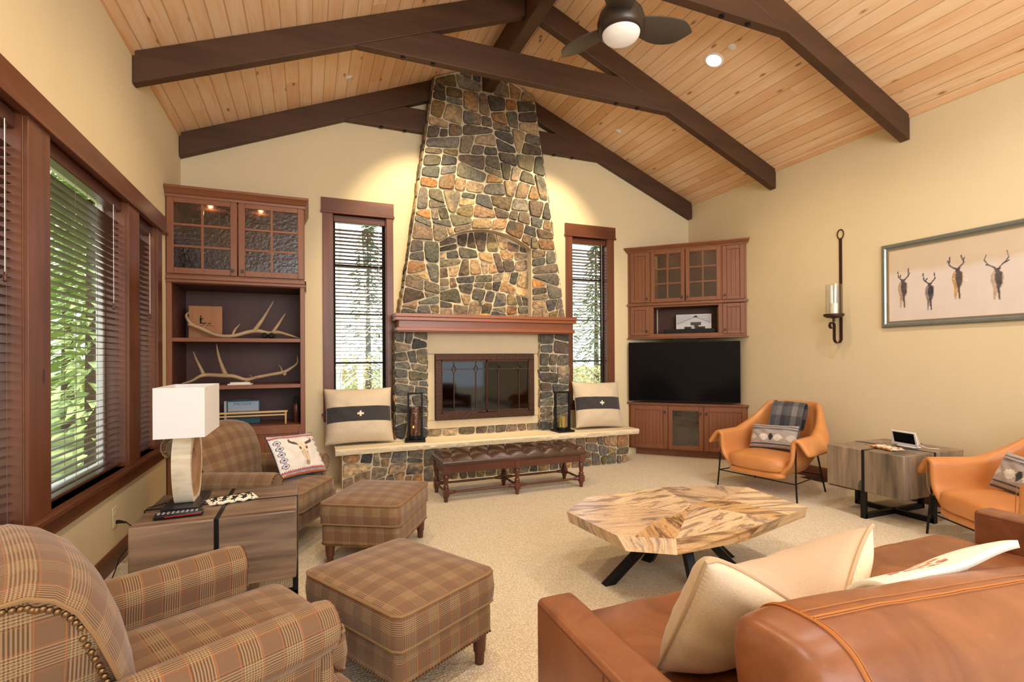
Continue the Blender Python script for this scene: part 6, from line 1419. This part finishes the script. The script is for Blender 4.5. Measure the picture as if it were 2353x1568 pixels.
def art(u, v):
    y = y0+(y1-y0)*u; z = z0+(z1-z0)*v; p = (y, z)
    for body, dk, head, ants, c1_, c2_ in ELK:
        if abs(y-body[0][0]) < 0.16:
            for an in ants:
                for i in range(len(an)-1):
                    if segd(p, an[i], an[i+1]) < 0.0055-0.0012*i: return c2_
            n = 26*mnoise.noise((y*26, z*26, 0))
            if inpoly(p, head) or inpoly(p, dk): return tuple(q+n for q in c2_)
            if inpoly(p, body): return tuple(q+n for q in c1_)
    n = 5*mnoise.noise((y*7, z*7, 4)); edge = 0.60+0.05*mnoise.noise((y*5, 0, 1))-0.10*u*0+0.02
    k = min(1, max(0, (v-edge)*12)); a, c = (226, 214, 206), (214, 196, 172); return tuple(a[i]*(1-k)+c[i]*k+n for i in range(3))
b = MB(); b.grid(lambda u, v: Vector((XR-0.0035, y0+(y1-y0)*u, z0+(z1-z0)*v)), 300, 140, colf=lambda u, v: lin(art(u, v))); b.build('watercolour', M_print, pf, smooth=False)
b = MB(); b.add([(XR-.0065, y0, z0), (XR-.0065, y1, z0), (XR-.0065, y1, z1), (XR-.0065, y0, z1)], [(3, 2, 1, 0)]); b.build('picture_glass', glass('picture_glazing', refl=0.03), pf)
for k, (px, py, lab) in enumerate(((1945, 1117, 'brown metal floor vent by the right baseboard near the side table'), (1862, 1103, 'brown metal floor vent by the right baseboard behind the tan chair'))):
    q = pZ(px, py, 0.004); t = thing('floor_vent', lab, 'vent', (5.40, q.y, 0), world=True, group='floor vents')
    b = MB(); b.box(5.35, 5.455, q.y-.14, q.y+.14, 0.0005, 0.005); b.build('grille', plain('vent_brown', (104, 80, 58), 0.5, 0.4), t, bevel=0.002)
    b = MB()
    for i in range(22): b.box(5.362, 5.443, q.y-.128+i*0.0117, q.y-.122+i*0.0117, 0.0051, 0.0056)
    b.build('louvre', M_dark, t)
# smart display on the right side table
t = thing('smart_display', 'white tilted smart display on the right side table', 'display', (4.98, 2.88, TT), radians(-100))
Mt = Matrix.Translation((0, 0, 0.012)) @ Matrix.Rotation(radians(14), 4, 'X')
b = MB(); b.box(-0.115, 0.115, -0.02, -0.008, 0.004, 0.138, M=Mt); b.build('bezel', M_white, t, bevel=0.010, bseg=4)
b = MB(); b.box(-0.097, 0.097, -0.0206, -0.0201, 0.030, 0.125, M=Mt); b.build('screen', M_tv, t)
b = MB(); b.add([Mt @ Vector(p) for p in ((-0.10, -0.008, 0.012), (0.10, -0.008, 0.012), (0.10, -0.008, 0.13), (-0.10, -0.008, 0.13), (-0.08, 0.06, -0.0), (0.08, 0.06, -0.0), (0.085, 0.03, 0.10), (-0.085, 0.03, 0.10))], [(0,1,2,3), (4,7,6,5), (0,4,5,1), (1,5,6,2), (2,6,7,3), (3,7,4,0)]); b.build('speaker_back', plain('sand_cloth', (214, 196, 168), 0.9), t, bevel=0.012, bseg=3)
b = MB(); b.box(-0.075, 0.085, -0.03, 0.05, 0.0005, 0.012); b.build('foot', M_white, t, bevel=0.004)
b = MB(); b.box(-0.145, -0.085, -0.012, 0.03, 0.0005, 0.045); tagd = b.build('charging_base', M_white, t, bevel=0.010, bseg=3)
b = MB(); b.tube([(0.06, 0.05, 0.03), (0.09, 0.075, 0.012), (0.12, 0.09, 0.003), (0.16, 0.15, 0.003)], 0.0022, 6); b.build('cable', M_white, t)
o = thing('charging_cable', 'thin white cable drooping below the right side table', 'cable', (5.0, 2.7, 0.2), world=True)
b = MB(); b.tube([pX(2080, 1133, 4.98), pX(2088, 1141, 4.99), pX(2098, 1145, 5.02), pX(2112, 1144, 5.1), Vector((5.25, 2.85, 0.19)), Vector((5.465, 2.9, 0.23))], 0.0025, 6); b.build('cable', M_white, o)
# ------------------------------------------------------------------ ceiling fan
fx, fy = RX, 3.09-0.55
p0 = pX(1427, 62, RX); fy = p0.y; fz = p0.z
fan = thing('ceiling_fan', 'dark bronze three blade ceiling fan with a white globe light', 'fan', (RX, fy, fz), world=True)
M_fan = plain('fan_bronze', (62, 54, 48), 0.36, 0.5); M_blade = plain('fan_blade', (72, 64, 58), 0.42, 0.2)
b = MB(); b.lathe([(0.075, 0.175), (0.10, 0.16), (0.155, 0.09), (0.172, 0.03), (0.168, -0.02), (0.15, -0.045), (0.14, -0.05), (0.10, -0.05)], (RX, fy, fz), 36); b.build('motor_housing', M_fan, fan)
b = MB(); b.lathe([(0.012, 0.17), (0.05, 0.18), (0.055, 0.24), (0.018, 0.26), (0.016, 4.80-fz-0.07)], (RX, fy, fz), 20); b.build('downrod', M_fan, fan)
b = MB(); b.lathe([(0.02, 4.80-fz-0.09), (0.07, 4.80-fz-0.05), (0.075, 4.80-fz-0.001)], (RX, fy, fz), 24); b.build('canopy', M_fan, fan)
m = Mat('opal_globe'); m.set(col=lin((226, 222, 216)), rough=0.25, emit=(1, 0.97, 0.94), es=0.10)
b = MB(); b.lathe([(0.136, -0.048), (0.134, -0.062), (0.118, -0.085), (0.085, -0.103), (0.045, -0.112), (0.0, -0.115)], (RX, fy, fz), 32, cap=False); b.build('globe', m.mat, fan)
def blade(a):
    L_, vs, n = 0.44, [], 18; Mx = Matrix.Translation((RX, fy, fz+0.035)) @ Matrix.Rotation(a, 4, 'Z') @ Matrix.Translation((0.13, 0, 0)) @ Matrix.Rotation(radians(-13), 4, 'X')
    top, bot = [], []
    for i in range(n+1):
        q = i/n; x = L_*q; wd = 0.050+0.075*sin(pi*min(1, q*0.78+0.12))**1.1; wd *= (1-max(0, (q-0.72)/0.28)**2.4*0.93); yc_ = 0.018*sin(pi*q)
        top.append((x, yc_+wd, 0)); bot.append((x, yc_-wd*0.9, 0))
    vs = [Mx @ Vector(p) for p in top+bot]; b = MB(); b.add(vs, [(i, i+1, n+1+i+1, n+1+i) for i in range(n)]); b.build('blade', M_blade, fan, solid=0.008, soff=0, bevel=0.002)
BL = radians(-10)
for k in range(3): blade(BL+k*2*pi/3)
# ------------------------------------------------------------------ outdoors
m = Mat('lawn_grass'); v = m.co(); n = m.noise(v, 1.2, 5); x, y, z = m.sep(v)
c = m.ramp(n, [(0.35, lin((118, 138, 70))), (0.6, lin((168, 178, 108)))]); c = m.mix((((x+18.0).abs() < 2.2))*0.9, c, lin((206, 204, 200))); c = m.mix(((x > -2.6)*(y < 12))*0.8, c, lin((186, 158, 130)))
m.set(col=c, rough=0.95); b = MB(); b.box(-60, 60, -20, 90, -0.6, -0.45); o = struct(b.build('ground', m.mat), 'green lawn and gravel outside the windows', 'ground')
def leafmat(name, a, c2): 
    m = Mat(name); n = m.noise(m.co(), 2.5, 4); m.set(col=m.mix(n, lin(a), lin(c2)), rough=0.8, spec=0.2); return m.mat
M_con = leafmat('conifer_needles', (150, 176, 104), (196, 208, 140)); M_con2 = leafmat('dark_conifer', (110, 124, 96), (140, 152, 120)); M_shr = leafmat('autumn_shrub', (176, 150, 96), (158, 160, 104)); M_trk = plain('bark_brown', (92, 74, 60), 0.9); M_bir = plain('birch_bark', (226, 220, 210), 0.8, var=0.25, sc=6)
def conifer(x, y, h, r, mat, seed, label, grp):
    rg_ = random.Random(seed); t = thing('conifer_tree', label, 'tree', (x, y, -0.45), world=True, group=grp)
    b = MB(); b.tube([(x, y, -0.45), (x, y, h)], [r*0.09, 0.02], 8); b.build('trunk', M_trk, t); b = MB()
    for i in range(1500):
        q = rg_.random()**0.8; z = 0.1+q*(h-0.1); rr = r*(1-q)**0.8*rg_.uniform(0.35, 1.0); a = rg_.uniform(0, 2*pi); c = Vector((x+rr*cos(a), y+rr*sin(a), z-0.25*rr)); d = Vector((cos(a), sin(a), -0.35)); s_ = Vector((-sin(a), cos(a), rg_.uniform(-.3, .3))); L_ = rg_.uniform(0.18, 0.42)*(0.5+r/4)
        b.add([c-d*L_*0.4-s_*L_*0.28, c+d*L_, c-d*L_*0.4+s_*L_*0.28], [(0, 1, 2)])
    b.build('foliage', mat, t)
def birch(x, y, h, seed, label):
    rg_ = random.Random(seed); t = thing('birch_tree', label, 'tree', (x, y, -0.45), world=True, group='birch trees outside'); b = MB(); pts = [Vector((x, y, -0.45))]
    for i in range(8): pts.append(pts[-1]+Vector((rg_.uniform(-.08, .08), rg_.uniform(-.05, .05), h/8)))
    b.tube(pts, [0.09-0.008*i for i in range(9)], 8); b.build('trunk', M_bir, t); b = MB()
    for i in range(34):
        p = pts[rg_.randint(1, 7)]+Vector((0, 0, rg_.uniform(-.4, .4))); a = rg_.uniform(0, 2*pi); d = Vector((cos(a), sin(a)*0.5, rg_.uniform(0.2, 1.0))); L_ = rg_.uniform(0.5, 1.4)
        b.tube([p, p+d*L_*0.5, p+d*L_+Vector((0, 0, rg_.uniform(-.2, .2)))], [0.018, 0.011, 0.004], 5)
    b.build('branches', M_bir, t)
def shrub(x, y, r, h, seed, mat, label, grp):
    rg_ = random.Random(seed); b = MB()
    for i in range(700):
        a = rg_.uniform(0, 2*pi); q = rg_.random()**0.5; z = -0.45+h*rg_.random(); c = Vector((x+r*q*cos(a), y+r*q*sin(a), z)); d = Vector((rg_.uniform(-1, 1), rg_.uniform(-1, 1), rg_.uniform(-.5, 1))).normalized(); s_ = d.orthogonal(); L_ = rg_.uniform(.08, .22)
        b.add([c-s_*L_*.4, c+d*L_, c+s_*L_*.4], [(0, 1, 2)])
    tag(b.build('shrub', mat, loc=(x, y, -0.45)), label, 'shrub', grp)
for i, (x, y, h, r) in enumerate(((-4.6, 14.6, 9, 1.7), (-3.55, 11.0, 6.5, 1.2), (-6.2, 17.6, 10, 1.9), (-11.6, 13.5, 10, 2.0), (-12, 18.5, 11, 2.4), (-10.4, 9.0, 9.5, 2.0), (-15.2, 10.5, 10, 2.2), (-6.6, 22.5, 11, 2.4), (-8.3, 5.6, 9, 1.5), (-13.6, 25, 12, 2.6))): conifer(x, y, h, r, M_con, 20+i, 'bright green conifer outside the large left window', 'conifers outside the left window')
for i, (x, y, h, r) in enumerate(((-0.8, 26, 9, 2.0), (3.4, 32, 11, 2.2), (12.3, 24, 9, 2.0), (16.5, 27, 10, 2.0))): conifer(x, y, h, r, M_con2, 50+i, 'dark conifer beyond the windows beside the fireplace', 'conifers beyond the fireplace wall')
for i, (x, y, h) in enumerate(((0.75, 14, 6.5), (1.5, 16.4, 7), (2.2, 15.0, 6), (0.4, 18.5, 7.5), (6.1, 11.5, 7), (7.5, 14.0, 7.5), (5.5, 16.5, 7), (8.9, 13.0, 6.5))): birch(x, y, h, 80+i, 'white birch outside the %s fireplace window' % ('left' if x < 3 else 'right'))
for i, (x, y, r, h) in enumerate(((0.9, 11.2, 0.7, 0.9), (2.9, 13.0, 0.6, 1.2), (-0.6, 15, 0.8, 1.3), (1.4, 21, 1.3, 2.0), (4.3, 20, 1.2, 1.9), (6.9, 17.6, 0.9, 1.2), (9.6, 17.0, 1.2, 1.5), (5.0, 13.2, 0.7, 1.0))): shrub(x, y, r, h, 120+i, M_shr, 'tawny shrub outside the %s fireplace window' % ('left' if x < 4 else 'right'), 'shrubs outside the fireplace windows')
